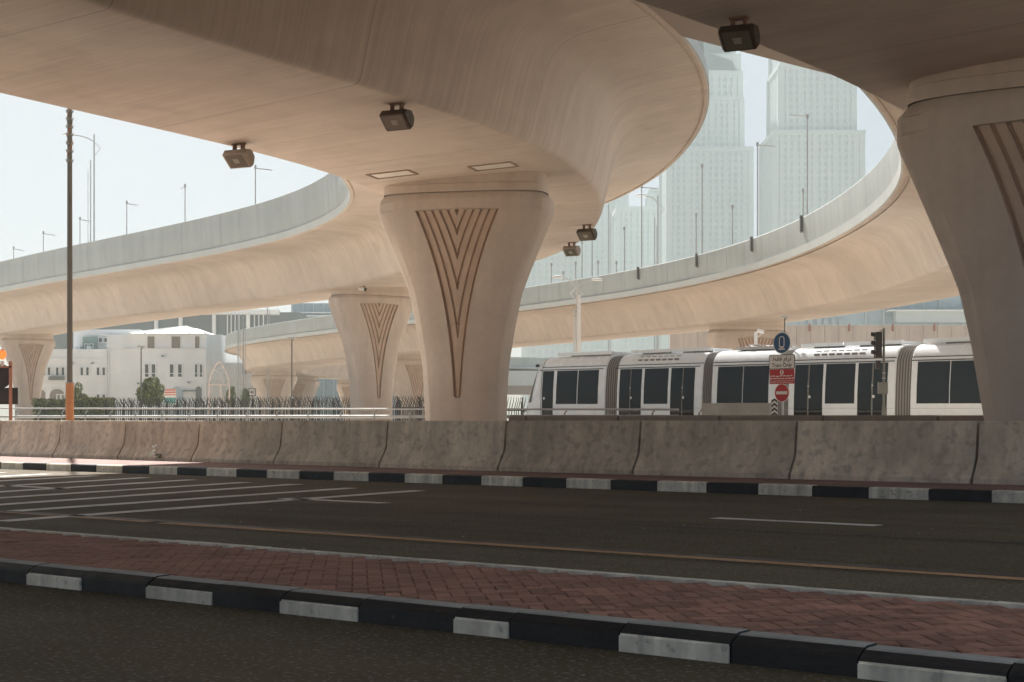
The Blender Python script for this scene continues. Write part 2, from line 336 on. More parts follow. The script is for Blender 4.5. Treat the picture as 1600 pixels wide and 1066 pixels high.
# ------------------------------------------------------------------ viaducts
def bs(cp, t):
    c = np.vstack([2*cp[0]-cp[1], cp, 2*cp[-1]-cp[-2]]); m = len(cp)-1
    t = np.clip(np.asarray(t, float), 0, m-1e-6); i = np.floor(t).astype(int); u = (t-i)[:, None]
    return ((1-u)**3*c[i]+(3*u**3-6*u**2+4)*c[i+1]+(-3*u**3+3*u**2+3*u+1)*c[i+2]+u**3*c[i+3])/6
class Deck:
    def __init__(s, cp, prof, nmax=400):
        s.cp = np.array(cp, float); s.cp[:, 2] -= .15; m = len(cp)-1
        tt = np.linspace(0, m-1e-6, 4000); P = bs(s.cp, tt); d = np.linalg.norm(np.diff(P[:, :3], axis=0), axis=1)
        s.S = np.r_[0, np.cumsum(d)]; s.tt = tt; s.L = s.S[-1]; s.prof = prof
    def fr(s, S):
        t = np.interp(S, s.S, s.tt); P = bs(s.cp, t); e = 1e-3
        d = bs(s.cp, np.minimum(t+e, len(s.cp)-1-1e-6))[:, :2]-bs(s.cp, t-e if np.ndim(t) == 0 else np.maximum(t-e, 0))[:, :2]
        d /= np.linalg.norm(d, axis=1)[:, None]; return P, d
    def pt(s, S, a, v):
        S = np.atleast_1d(S).astype(float); P, d = s.fr(S); r = P[:, 3]
        u = a*np.cos(r)-v*np.sin(r); z = a*np.sin(r)+v*np.cos(r)
        return np.c_[P[:, 0]+d[:, 1]*u, P[:, 1]-d[:, 0]*u, P[:, 2]+z]
    def proj(s, p): return np.c_[800+F*p[:, 0]/np.maximum(p[:, 1], .5), HOR-F*(p[:, 2]-EYE)/np.maximum(p[:, 1], .5)]
    def find(s, px, a, v, s0, s1):
        S = np.linspace(s0, s1, 900); q = s.proj(s.pt(S, a, v)); return S[np.argmin(abs(q[:, 0]-px))]
    def find2(s, px, py, s0, s1, amax):
        best = None
        for a in np.linspace(-amax, amax, 61):
            S = np.linspace(s0, s1, 400); q = s.proj(s.pt(S, a, 0)); e = (q[:, 0]-px)**2+(q[:, 1]-py)**2; j = np.argmin(e)
            if best is None or e[j] < best[0]: best = (e[j], S[j], a)
        return best[1:]
    def head(s, S): P, d = s.fr(np.array([S])); return d[0]
A = Deck([[-33.5, -25.0, 8.5, .047], [-26.7, -10.2, 8.24, .047], [-20.24, 4.22, 7.988, .047], [-14.26, 17.4, 7.745, .05], [-8.14, 28.46, 7.483, .054], [-2.035, 36.69, 7.346, .059], [-.071, 45.58, 7.35, .062],
          [.331, 56.64, 7.719, .068], [-.309, 69.42, 8.173, .071], [-5.22, 83.84, 8.198, .066], [-16.66, 99.09, 8.139, .056], [-32.46, 117.64, 8.022, .047],
          [-48.78, 142.82, 7.774, .043], [-65.29, 174.63, 7.55, .041], [-82, 208, 7.4, .04]], None)
Bk = Deck([[-44, -29, 4.4, .045], [-31, -17, 4.8, .047], [-18.22, -5.52, 5.167, .049], [-5.84, 5.26, 5.538, .051], [3.31, 14.9, 5.9, .053], [9.46, 24.46, 6.205, .055], [14.15, 35.83, 6.409, .058], [17.66, 48.51, 6.576, .059],
           [18.57, 63.13, 6.653, .058], [17.9, 79.49, 6.794, .054], [13.1, 97.13, 6.73, .049], [2.52, 116.68, 6.744, .045], [-12.04, 141.04, 6.649, .03],
           [-24.5, 163, 6.45, .0], [-28, 184, 6.3, -.03], [-20, 206, 6.2, -.04], [-2, 222, 6.2, -.04], [24, 232, 6.2, -.03], [60, 238, 6.2, -.02]], None)
def half(a, w, vt, ft):       # right half of the section, soffit centre to deck top
    k = vt/2.47
    return [(a*.5, 0), (a-.10, 0), (a-.03, .015), (a+.03, .06), (a+.075, .14), (a+.12, .26), (a+.40, 1.15*k), (a+.58, 1.62*k), (a+.76, 1.92*k), (a+1.02, 2.14*k), (a+1.4, 2.28*k), (a+2.0, 2.37*k),
            (w-.32, vt-.02), (w-.22, vt-.02), (w-.20, vt+.015), (w-.14, vt+.015), (w-.12, vt-.03), (w-.02, vt-.03), (w, vt), (w, vt+ft), (w-.4, vt+ft), (w*.5, vt+ft+.02)]
def deck_mesh(D, a, w, vt, ft, name, m, parent, step=.8, wide=None):
    S = np.arange(0, D.L, step); R = half(a, w, vt, ft); prof = [(-x, v) for x, v in R[::-1]]+R
    prof = np.array(prof); ring = []; n = len(S)
    for x, v in prof: ring.append(D.pt(S, x, v))
    ring = np.array(ring)       # m,n,3
    mm = len(prof); vs = ring.transpose(1, 0, 2).reshape(-1, 3)
    arc = np.r_[0, np.cumsum(np.linalg.norm(np.diff(prof, axis=0), axis=1))]
    fs = []; uv = []
    for i in range(n-1):
        for j in range(mm):
            j2 = (j+1) % mm; fs.append((i*mm+j, (i+1)*mm+j, (i+1)*mm+j2, i*mm+j2))
            va, vb = arc[j], (arc[j2] if j2 else arc[-1]+w); uv += [(S[i], va), (S[i+1], va), (S[i+1], vb), (S[i], vb)]
    fs.append(tuple(range(mm))); uv += [(0, 0)]*mm; fs.append(tuple(range((n-1)*mm+mm-1, (n-1)*mm-1, -1))); uv += [(0, 0)]*mm
    me = bpy.data.meshes.new(name); me.from_pydata(vs.tolist(), [], fs); me.materials.append(m)
    me.uv_layers.new(name='UVMap').data.foreach_set('uv', np.array(uv, 'f').ravel())
    me.polygons.foreach_set('use_smooth', [True]*len(me.polygons)); me.set_sharp_from_angle(angle=math.radians(38))
    o = bpy.data.objects.new(name, me); COL.objects.link(o); o.parent = parent; return o
def ribbon(D, prof, S, name, m, parent, smooth=30):
    rings = [D.pt(S, x, v) for x, v in prof]; mb = MB(); rows = [[tuple(r[i]) for r in rings] for i in range(len(S))]
    mb.grid(rows, closed=True, flip=True); k = len(prof)
    mb.add(rows[0], [tuple(range(k))]); mb.add(rows[-1], [tuple(range(k-1, -1, -1))])
    return mb.build(name, m, parent, smooth)
def viaduct(D, a, w, vt, ft, hp, name, label, cat, m, panel, sides):
    r = thing(name, label, cat)
    deck_mesh(D, a, w, vt, ft, 'deck', m, r)
    for sd, s0, s1 in sides:
        S = np.arange(s0, s1, 1.0)
        e = [(sd*(w-.05), vt+ft-.28), (sd*(w+.035), vt+ft-.28), (sd*(w+.05), vt+ft+.04), (sd*(w-.16), vt+ft+.07)]
        ribbon(D, e if sd > 0 else e[::-1], S, 'edge_beam', M['fascia'], r)
        s = s0
        while s < s1-panel:
            SS = np.linspace(s+.012, s+panel-.012, 4); b = vt+ft+.06; t = vt+hp
            p = [(sd*(w-.30), b), (sd*(w-.06), b), (sd*(w-.045), b+.10), (sd*(w-.045), t-.52), (sd*(w-.06), t-.46), (sd*(w-.06), t-.03), (sd*(w-.08), t), (sd*(w-.28), t)]
            if hp < 1.8: p = [(sd*(w-.30), b), (sd*(w-.06), b), (sd*(w-.045), b+.08), (sd*(w-.045), t-.03), (sd*(w-.07), t), (sd*(w-.28), t)]
            ribbon(D, p if sd > 0 else p[::-1], SS, 'parapet_panel', M['parapet'], r); s += panel
    return r
vA = viaduct(A, 2.763, 6.09, 2.469, .28, 2.145, 'curved_viaduct', 'massive tan concrete viaduct curving overhead from upper left and sweeping off left', 'viaduct', M['deck'], 2.6, [(-1, 4, A.L-2), (1, 66, A.L-2)])
vB = viaduct(Bk, 3.0, 5.262, 2.084, .25, 1.526, 'curved_ramp', 'tan concrete ramp looping round the right side and behind the tram', 'viaduct', M['deckB'], 3.0, [(-1, 20, Bk.L-2), (1, 110, Bk.L-2)])
# gore slab joining the two decks near the camera
SS_ = np.linspace(50, 85, 700); qq = A.proj(A.pt(SS_, 6.09, 2.469)); sA = SS_[np.argmin(abs(qq[:, 1]-56))]; SA_ = np.linspace(10, sA, 24); pa = A.pt(SA_, 5.7, 2.60); pb = []
SB = np.linspace(5, 120, 600); tip = Bk.pt(SB, -4.2, 2.2)
for i, p in enumerate(pa):
    d = A.head(SA_[i]); nrm = np.array([d[1], -d[0]]); rel = tip[:, :2]-p[:2]; al = abs(rel@d); j = np.argmin(al+np.where(rel@nrm < 0, 100, 0)); pb.append(tip[j])
pb = np.array(pb); mb = MB(); rows = []
for i in range(len(pa)):
    q = [pa[i]*(1-k)+pb[i]*k for k in np.linspace(0, 1, 6)]; rows.append([tuple(x) for x in q]+[(x[0], x[1], x[2]+.3) for x in q[::-1]])
mb.grid(rows, closed=True); mb.add(rows[-1], [tuple(range(12))]); mb.f = [f[::-1] for f in mb.f]
mb.build('gore_slab', M['deck'], vA, 30)
# ------------------------------------------------------------------ piers
PH = np.array([[-1.2, 1.10], [.13, 1.10], [1.03, 1.134], [1.7, 1.19], [2.23, 1.28], [2.95, 1.41], [3.64, 1.565], [4.1, 1.745], [4.45, 1.89], [5.2, 2.21], [5.76, 2.455], [5.82, 2.475], [6.16, 2.475]])
def pier(name, label, x, y, rz, ztop, sc=1.0, res=2, group=None, zb=.0, soff=None, depth=.95, roll=.055):
    """ztop: height of the shaft's shoulder; section measured from pier one, shoulder 6.16 m over the eye there."""
    r = thing(name, label, 'pier', (x, y, 0), rz, group)
    top = 6.16; hs = np.linspace(top-(ztop-zb)/sc, top, 40*res)
    W = np.interp(hs, PH[:, 0], PH[:, 1]); ker = np.ones(5)/5; Wp_ = np.convolve(np.pad(W, 2, mode='edge'), ker, 'valid'); W = np.where(hs > 5.5, W, Wp_)
    Vt, Vb = 5.92, .67
    q = np.clip((hs-Vb)/(Vt-Vb), 0, 1); Bv = np.where((hs >= Vb) & (hs <= Vt), .10+.30*q+.82*q**2.6, -1)
    def sup(wd, dp, ang, e=3.2):
        c, s = math.cos(ang), math.sin(ang); return wd*math.copysign(abs(c)**(2/e), c), dp*math.copysign(abs(s)**(2/e), s)
    def front_y(x_, wd, dp, e=3.2): return -dp*max(0, 1-min(1, abs(x_/wd))**e)**(1/e)
    cols = []           # columns of the front face: (kind, index)
    dx = .225; g = .075; nl = 6; rows = []
    for h, wd, bv in zip(hs, W, Bv):
        z = zb+(h-hs[0])*sc; dp = depth*(1+.10*max(0, (wd-1.1)/1.4)); row = []
        xs = []
        Xo = wd*.93
        be = max(bv, 0.)
        for i in range(6): xs.append((Xo+(be-Xo)*i/5*.98+0*be, 0.))
        on = 1. if bv > 0 else 0.
        for i in range(nl):
            x1 = be-i*dx
            for off, dd in ((0, 0.045 if i else 0), (.012, .115), (g-.015, .115), (g, .055), (g+.035, .045)):
                xx = x1-off
                xs.append((max(xx, 0), (dd*on if xx > 0 else .045*on)))
        right = [(xx, dd) for xx, dd in xs]
        left = [(-xx, dd) for xx, dd in xs[::-1]]
        for xx, dd in left+right[::-1][::-1] if False else left+right[::1][::-1][::-1][::-1]: row.append((xx*sc, (front_y(xx, wd, dp)+dd)*sc, z))
        # wrap round the sides and back
        for k in range(1, 44):
            ang = math.acos(min(1, (.93)**(3.2/2)))*-1+0
            a0 = -math.acos(.93**1.6); a1 = math.pi-a0
            a = a0+(a1-a0)*k/44; xx, yy = sup(wd, dp, a); row.append((xx*sc, yy*sc, z))
        rows.append(row)
    # order the front face left to right
    nf = 2*(6+nl*5)
    for rr in rows:
        f = sorted(rr[:nf], key=lambda p: p[0]); rr[:nf] = f
    mb = MB(); m = len(rows[0]); mb.grid(rows, closed=True)
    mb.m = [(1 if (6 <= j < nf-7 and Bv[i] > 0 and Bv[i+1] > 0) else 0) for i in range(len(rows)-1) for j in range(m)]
    mb.add(rows[-1], [tuple(range(m))])
    mb.build('shaft', [M['pier'], M['groove']], r, 17)
    # shoulder and collar
    def ring(wd, dp, z): return [(lambda q_: (q_[0]*sc, q_[1]*sc, z))(sup(wd, dp, 2*math.pi*k/48)) for k in range(48)]
    zt = zb+(top-hs[0])*sc; dpt = depth*1.10
    mb = MB().grid([ring(2.475, dpt, zt-.002), ring(2.475, dpt, zt+.02*sc), ring(2.30, dpt*.93, zt+.20*sc), ring(2.28, dpt*.92, zt+.21*sc)], closed=True)
    mb.add(ring(2.28, dpt*.92, zt+.21*sc), [tuple(range(48))]); mb.build('shoulder', M['pier'], r, 30)
    mb = MB().grid([ring(2.33, dpt*.95, zt+.213*sc), ring(2.33, dpt*.95, zt+.43*sc), ring(2.31, dpt*.94, zt+.44*sc)], closed=True)
    mb.add(ring(2.31, dpt*.94, zt+.44*sc), [tuple(range(48))]); mb.build('collar', M['pier'], r, 30)
    hi = (soff if soff else zt+1.1*sc)
    mb = MB().grid([ring(2.30, dpt*.93, zt+.443*sc), ring(2.30, dpt*.93, hi)], closed=True); mb.build('head_block', M['pier'], r, 30)
    return r
def heading_rz(D, S): d = D.head(S); return math.atan2(-d[0], d[1])
def on_deck(D, X, Y): S = np.linspace(0, D.L, 3000); p = D.pt(S, 0, 0); return S[np.argmin((p[:, 0]-X)**2+(p[:, 1]-Y)**2)]
def deck_pier(D, X, Y, label, sc=1., res=2, snap=True, depth=.95, drop=.38):
    S = on_deck(D, X, Y); c = D.pt(S, 0, 0)[0]
    if not snap: c = np.array([X, Y, c[2]])
    zs = c[2]; return pier('bridge_pier', label, c[0], c[1], heading_rz(D, S), zs-(drop+.25)*sc, sc, res, 'flared viaduct piers', soff=zs+.30, depth=depth)
deck_pier(A, (728-800)*.01676, 41.9, 'tall flared concrete pier with chevron grooves in the middle of the view', sc=.932, res=3, snap=False)
deck_pier(A, -6.6, 86.8, 'flared chevron pier just left of and behind the central pier', sc=.96)
deck_pier(A, -38.9, 127, 'flared chevron pier at far left behind the orange lamp', sc=.86)
deck_pier(Bk, (1682-800)*.009, 18*1.25, 'big dark flared pier at the right edge of the view', res=3, snap=False, drop=.42)
deck_pier(Bk, 11.6, 92.5, 'wide flared pier behind the tram roof, below the right ramp', res=1)
for X, Y, lb in ((-8.5, 135, 'flared pier seen between the central pier and the one behind it'), (-26.5, 172, 'flared pier under the far bend of the ramp, second from its left end'), (-21, 203, 'flared pier under the far bend of the ramp, nearest the middle pier'), (-28.2, 190, 'flared pier under the far bend of the ramp, at its left end'), (6, 226, 'flared pier farthest back under the returning ramp')):
    deck_pier(Bk, X, Y, lb, res=1)
# ------------------------------------------------------------------ floodlights under the decks
def floodlight(D, px, py, s0, s1, a, label, sc=1., yaw=-.35, pale=False):
    S, off = D.find2(px, py, s0, s1, a); p = D.pt(S, off, 0)[0]
    r = thing('floodlight', label, 'floodlight', (p[0], p[1], p[2]), yaw, 'floodlights under the viaducts')
    hm = M['flood_pale'] if pale else M['flood']; s = sc
    MB().box((0, 0, -.01), (.34*s, .16*s, .03)).build('mounting_plate', M['stain'], r)
    for e_ in (-.12, .12): MB().box((e_*s, 0, -.10*s), (.05*s, .12*s, .20*s)).build('bracket', M['stain'], r)
    prof = [(-.27, -.06), (-.17, .06), (.10, .08), (.24, -.08), (.20, -.28), (.08, -.36)]   # y,z side view of the housing
    mb = MB(); rows = [[(x*s, y*s, (z-.23)*s) for y, z in [(q[0]*k, q[1]*k+(k-1)*.09) for q in prof]] for x, k in ((-.34, .82), (-.30, 1), (.30, 1), (.34, .82))]
    mb.grid(rows, closed=True); mb.add(rows[0], [tuple(range(5, -1, -1))]); mb.add(rows[-1], [tuple(range(6))]); mb.f = [f[::-1] for f in mb.f]
    h = mb.build('housing', hm, r)
    def gl(k0, k1, out):     # a pane on the lower front face, between the rim corners
        a_, b_ = Vector((-.27, -.06-.23)), Vector((.08, -.36-.23)); d_ = b_-a_; n_ = Vector((d_.y, -d_.x)).normalized()*-1
        n_ = n_ if n_.y < 0 else -n_; return [(a_+d_*k0+n_*out), (a_+d_*k1+n_*out)]
    p0, p1 = gl(.07, .93, .006); q0_, q1_ = gl(0, 1, .004)
    MB().add([(-.26*s, p0.x*s, p0.y*s), (.26*s, p0.x*s, p0.y*s), (.26*s, p1.x*s, p1.y*s), (-.26*s, p1.x*s, p1.y*s)], [(0, 3, 2, 1)]).build('front_glass', M['lens'], h)
    m0, m1 = gl(.35, .65, .012); MB().add([(-.09*s, m0.x*s, m0.y*s), (.09*s, m0.x*s, m0.y*s), (.07*s, m1.x*s, m1.y*s), (-.07*s, m1.x*s, m1.y*s)], [(0, 3, 2, 1)]).build('reflector', M['lens2'], h)
    return r
floodlight(A, 372, 225, 40, 75, 3.0, 'pale floodlight hanging at the left rim of the viaduct against sky', .9, -.45, True)
floodlight(A, 622, 162, 40, 75, 3.0, 'dark floodlight hanging under the viaduct above the central pier', .9, -.45)
floodlight(Bk, 1152, 28, 40, 75, 3.0, 'dark floodlight at top right in front of the skyscrapers', .64, -.45)
floodlight(A, 917, 351, 70, 105, 2.9, 'upper small floodlight right of the central pier under the viaduct', .92, -.5)
floodlight(A, 893, 378, 75, 115, 2.9, 'lower small floodlight right of the central pier under the viaduct', .92, -.5, True)
for px, py, lb in ((613, 271, 'left recessed light panel in the soffit over the central pier'), (770, 258, 'right recessed light panel in the soffit over the central pier')):
    S, off = A.find2(px, py, 45, 90, 2.9); p = A.pt(S, off, 0)[0]; d = A.head(S); rz = heading_rz(A, S)
    rl = A.fr(np.array([S]))[0][0, 3]
    r = thing('soffit_light', lb, 'light', (p[0], p[1], p[2]), rot=(0, -rl, rz), group='recessed soffit lights')
    mb = MB()
    for sx, sy, dx_, dy_ in ((0, -.345, 1.13, .04), (0, .345, 1.13, .04), (-.545, 0, .04, .65), (.545, 0, .04, .65)): mb.box((sx, sy, -.012), (dx_, dy_, .03))
    mb.build('frame', M['frame'], r); MB().box((0, 0, -.004), (.98, .6, .012)).build('diffuser', M['panel'], r)
# ------------------------------------------------------------------ concrete barriers
BP = [(-.30, 0), (-.30, .07), (-.285, .085), (-.16, .29), (-.135, .36), (-.085, .80), (-.075, .812), (.075, .812), (.085, .80), (.135, .36), (.16, .29), (.285, .085), (.30, .07), (.30, 0)]
def barrier(p, rz, L_, label, zb, name='road_barrier', prof=BP, m=None, group='precast barriers along the median'):
    mb = MB(); k = len(prof); xs = [.02, .05, L_*.25, L_*.5, L_*.75, L_-.05, L_-.02]; rows = []
    for i, x in enumerate(xs):
        c = .985 if i in (0, len(xs)-1) else 1; rows.append([(x, y*c, z if z < .01 else z*(.992 if c < 1 else 1)) for y, z in prof])
    mb.grid(rows, closed=True); mb.add(rows[0], [tuple(range(k-1, -1, -1))]); mb.add(rows[-1], [tuple(range(k))]); mb.f = [f[::-1] for f in mb.f]
    o = mb.build(name, m or M['barrier'], None, 30, (p[0], p[1], zb), rz); return tag(o, label, 'barrier', group)
NJ = 12; LJ = 2.49
def bn(u): return 19.95+max(0, -16-u)*.075
def u_at(px):
    us = np.linspace(-45, 5, 5001); q = [un(u, bn(u)) for u in us]; return float(us[int(np.argmin([abs(800+F*p_.x/p_.y-px) for p_ in q]))])
JU = [u_at(px) for px in (8, 101, 203, 318, 447, 612, 797, 1006, 1250, 1533)]
JU = [JU[0]-2*LJ, JU[0]-LJ]+JU+[JU[-1]+LJ, JU[-1]+2*LJ]
for i in range(-1, len(JU)-2):
    ua, ub_ = JU[i+1], JU[i+2]; LJ = ub_-ua; a = un(ua, bn(ua)); b = un(ub_, bn(ub_)); d = b-a
    barrier(a, math.atan2(d.y, d.x), d.length, 'mottled concrete road barrier, ' + (ORD[i-1] + ' full one from the left' if 1 <= i < 10 else ('cut off at the left edge' if i == 0 else ('cut off at the right edge' if i == 10 else ('beyond the left edge' if i < 0 else 'beyond the right edge')))), .134+rng.normal()*.003)
# second, plainer parapet row behind on the right
PP = [(-.15, 0), (-.15, .86), (-.13, .88), (.13, .88), (.15, .86), (.15, 0)]
ps = [pix(x, 649, Y) for x, Y in ((800, 31.5), (828, 31.3), (972, 30.2), (1130, 29.0), (1290, 28.0), (1470, 26.9), (1660, 25.8))]
for i in range(len(ps)-1):
    a, b = ps[i], ps[i+1]; d = b-a; zt = (a.z+b.z)/2
    barrier((a.x, a.y), math.atan2(d.y, d.x), d.length, 'low plain concrete parapet behind the barriers, ' + ORD[i] + ' from the central pier', zt-.88, 'low_parapet', PP, M['ledge'], 'low parapets in front of the tram')
# concrete block with chevron plate
p = pix(1154, 648, 44)
tag(MB().box((0, 0, .5), (2.0, .5, 1.0), taper=.98).build('concrete_block', M['pale_block'], None, None, (p.x, p.y, pix(0, 630, 44).z-1.0), -.5), 'grey concrete block in front of the tram beside the chevron plate', 'block')
# pebble weed at barrier foot
pw = un(-26.2, 20.2, .14); r = thing('weed', 'tiny weed sprouting at the foot of the third full barrier', 'plant', un(u_at(268), bn(u_at(268))-.40, .134)); mb = MB()
for i in range(22):
    a = rng.uniform(0, 6.28); l = rng.uniform(.0, .11); h = rng.uniform(.03, .30); c = Vector((math.cos(a)*l, math.sin(a)*l, h)); s = .032
    mb.add([c+Vector((s, 0, 0)), c+Vector((0, s, s)), c+Vector((-s, 0, s*.5))], [(0, 1, 2)])
mb.build('leaves', M['leaf'], r); MB().cyl((0, 0, 0), (.01, 0, .3), .006, .003, 5).build('stem', M['bark'], r)
# ------------------------------------------------------------------ tubular guard rail
def ray_n(px, n): Y = n/(N.y+N.x*(px-800)/F); return Y
RN = 42.0
def rail_pt(px, py): return pix(px, py, ray_n(px, RN))
gr = thing('guard_rail', 'long two-bar pale tubular guard rail behind the barriers', 'railing')
xs = list(range(-60, 1100, 40))
MB().tube([rail_pt(x, 638.2+.0018*max(x, 0)) for x in xs], .032, 8).build('top_rail', M['railpaint'], gr, 40)
MB().tube([rail_pt(x, 651.2) for x in xs], .06, 8).build('lower_rail', M['railpaint'], gr, 40)
ua = (rail_pt(-50, 640)-un(0, 0)).dot(U); ue = (rail_pt(1096, 640)).dot(U); u_ = ue
while u_ > ua:
    q = un(u_, RN); px = 800+F*q.x/q.y; t = rail_pt(px, 639); b = rail_pt(px, 651)
    off = N*-.16
    MB().tube([t, t-Vector((0, 0, .08))+off*.2, (t+b)/2+off*.75, b+off*.9, Vector((b.x, b.y, .13))+off*.9], [.022, .026, .03, .034, .036], 6).build('post', M['railpaint'], gr, 40); u_ -= 1.75
# ------------------------------------------------------------------ black palisade fence
def fence(pa, pb, h, label, lean):
    pa = Vector(pa); pb = Vector(pb); d = pb-pa; L_ = d.length; rz = math.atan2(d.y, d.x)
    r = thing('palisade_fence', label, 'fence', pa, rz, 'black palisade fences')
    n = int(L_/.175)
    pk = MB(); prof = [(-.018, 0), (.018, 0)]
    for s in (-1, 1):
        pass
    pm_ = MB().tube([(0, 0, .1), (0, 0, h*.70), (lean*.24, -.16, h*.87), (lean*.36, -.24, h)], [.026, .026, .022, .01], 4).mesh('picket', M['blackpaint'])
    for i in range(n):
        o = bpy.data.objects.new('picket', pm_); COL.objects.link(o); o.parent = r; o.location = (i*L_/n, 0, rng.normal()*.012); o.rotation_euler = (0, rng.normal()*.02, 0)
    for z in (.35, h*.66): MB().box((L_/2, 0, z), (L_, .05, .06)).build('rail', M['blackpaint'], r)
    k = int(L_/1.55); pm2 = MB().box((0, 0, h*.45), (.10, .10, h*.84)).tube([(0, 0, h*.80), (lean*.10, -.1, h*.90), (lean*.16, -.2, h*.99)], [.05, .045, .03], 5).mesh('post', M['blackpaint'])
    for i in range(k+1):
        o = bpy.data.objects.new('post', pm2); COL.objects.link(o); o.parent = r; o.location = (i*L_/k, .06, 0)
    return r
def gpt(px, Y, z=0): q = pix(px, 650, Y); return (q.x, q.y, z)
fence(gpt(165, 110, .2), gpt(690, 96, .0), 2.2, 'nearer row of black palisade fence running left of the central pier', 1)
fence(gpt(150, 120, .2), gpt(690, 108, .0), 2.45, 'farther row of black palisade fence running left of the central pier', -1)
fence(gpt(780, 92, .0), gpt(850, 90, .0), 2.3, 'short black palisade fence between central pier and tram nose', 1)
# ------------------------------------------------------------------ tram
TD = Vector((.6415, -.7675, 0)); T0 = Vector((1.87, 66.6, .65))
def tpx(px): k = (px-800)/F; return (k*66.6-1.87)/(.6415+.7675*k)
tram = thing('tram', 'long white articulated tram with dark windows standing behind the barriers', 'tram', T0, rot=(0, .0068, math.atan2(TD.y, TD.x)))
SP = [(.0, .10), (-.02, .5), (-.02, .95), (.0, 1.6), (.06, 2.35), (.095, 2.5), (.13, 2.6), (.20, 2.74), (.33, 2.87), (.55, 2.95), (.9, 2.985)]
TW = 2.4
FULL = SP+[(TW-y, z) for y, z in SP[::-1]]
def sidey(z): return float(np.interp(z, [s[1] for s in SP], [s[0] for s in SP]))
def glass_panel(x0, x1, z0, z1, name, parent, m=None, proud=.012, far=False):
    zs = np.linspace(z0, z1, 5); mb = MB(); rows = []
    for z in zs:
        y = sidey(z); rows.append([(x0, y-proud, z), (x1, y-proud, z), (x1, y+.03, z), (x0, y+.03, z)])
    mb.grid(rows, closed=True); mb.add(rows[0], [(3, 2, 1, 0)]); mb.add(rows[-1], [(0, 1, 2, 3)])
    if far:
        mb.v = [(x, TW-y, z) for x, y, z in mb.v]; mb.f = [f[::-1] for f in mb.f]
    return mb.build(name, m or M['glass'], parent, 20)
def module(x0, x1, panes, doors, name='tram_section', vents=False, nose=False):
    b = MB(); xs = [x0, x0+.04, x1-.04, x1]; rows = []
    for i, x in enumerate(xs):
        k = .03 if i in (0, 3) else 0; rows.append([(x, y+(k if y < TW/2 else -k), z) for y, z in FULL])
    b.grid(rows, closed=True); m = len(FULL); b.add(rows[0], [tuple(range(m-1, -1, -1))]); b.add(rows[-1], [tuple(range(m))]); b.f = [f[::-1] for f in b.f]
    o = b.build(name, M['tram_white'], tram, 25)
    MB().box(((x0+x1)/2, sidey(2.52)+.0, 2.52), (x1-x0-.02, .03, .028)).build('gutter_line', M['black'], o)
    MB().box(((x0+x1)/2, sidey(.8)-.002, .82), (x1-x0-.05, .012, .012)).build('skirt_seam', M['bellows2'], o)
    if panes or doors:
        e0 = min([p_[0] for p_ in panes+doors])-.25; e1 = max([p_[1] for p_ in panes+doors])+.25
        MB().box(((e0+e1)/2, sidey(2.41)-.005, 2.405), (e1-e0, .03, .03)).build('window_rail', M['black'], o)
    for far in (False, True):
        for p0, p1 in panes:
            glass_panel(p0, p1, .98, 2.36, 'window', o, far=far)
        for p0, p1 in doors:
            c = (p0+p1)/2
            for q0, q1 in ((p0, c-.035), (c+.035, p1)):
                if p1-p0 < .9: q0, q1 = p0, p1
                g = glass_panel(q0, q1, .16, 2.36, 'door_leaf', o, far=far)
                if p1-p0 < .9: break
            if p1-p0 >= .9: glass_panel(c-.03, c+.03, .16, 2.36, 'door_seal', o, M['bellows'], .006, far)
            if not far: MB().cyl((c+.07 if p1-p0 > .9 else c-.2, sidey(1.25)-.03, 1.22), (c+.07 if p1-p0 > .9 else c-.2, sidey(1.25)-.005, 1.22), .055, n=10).build('door_button', M['s_white'], o)
    if vents:
        c = (x0+x1)/2-.1
        for rr, z in ((0, 2.70), (1, 2.83)):
            for i in range(7): MB().box((c-1.05+i*.33, sidey(z)-.004+(.0 if rr == 0 else .01), z), (.23, .03, .07 if rr == 0 else .035)).build('vent', M['bellows'], o)
    return o
def roofgear(x0, x1, h=.13, y=.62):
    g = MB().box(((x0+x1)/2, y, 3.0+h/2), (x1-x0, .12, h)).box(((x0+x1)/2, y+.9, 2.98+h/2), (x1-x0-.5, 1.0, h*1.1), mi=0)
    g.build('roof_fairing', M['tram_white'], tram); MB().box(((x0+x1)/2+.3, y+.02, 2.985), ((x1-x0)*.7, .10, .05)).build('roof_duct', M['bellows'], tram)
T = tpx
cab = module(T(846)-.05, T(945), [(T(869), T(901)), (T(902.5), T(934))], [(T(847), T(864))])
nz = MB(); rows = []; x_b = T(846)-.05
XF = lambda z: float(np.interp(z, [.1, .5, 1.0, 1.8, 2.5, 2.8, 2.985], [T(817), T(813), T(815), T(823), T(832), T(838), T(846)]))
for s in np.linspace(0, 1, 9):
    wf = 1-.30*s**3; rows.append([(x_b+s*(min(XF(z), x_b-.01)-x_b), TW/2+(y-TW/2)*wf, z-.10*s*s*(z > 2.6)) for y, z in FULL])
nz.grid(rows[::-1], closed=True); m = len(FULL); nz.add(rows[-1], [tuple(range(m-1, -1, -1))]); nz.f = [f[::-1] for f in nz.f]
nose = nz.build('nose', M['tram_white'], tram, 40)
ws = MB(); rr = []
for z in np.linspace(1.05, 2.45, 6):
    y0 = sidey(z); row = []
    for s, sg in [(q, -1) for q in np.linspace(.55, 1, 6)]+[(1, 1)]+[(q, 1) for q in np.linspace(1, .55, 6)]:
        wf = 1-.30*s**3; row.append((x_b+s*(XF(z)-x_b)-.012, TW/2+sg*(TW/2-y0)*wf*1.006, z))
    rr.append(row)
ws.grid(rr); ws.build('windscreen', M['glass'], nose, 40)
MB().box((T(834), .10, 1.02), (.05, .04, .06)).box((T(838), .06, 2.6), (.12, .10, .12)).build('mirror_camera', M['black'], nose)
mods = [(cab, None)]
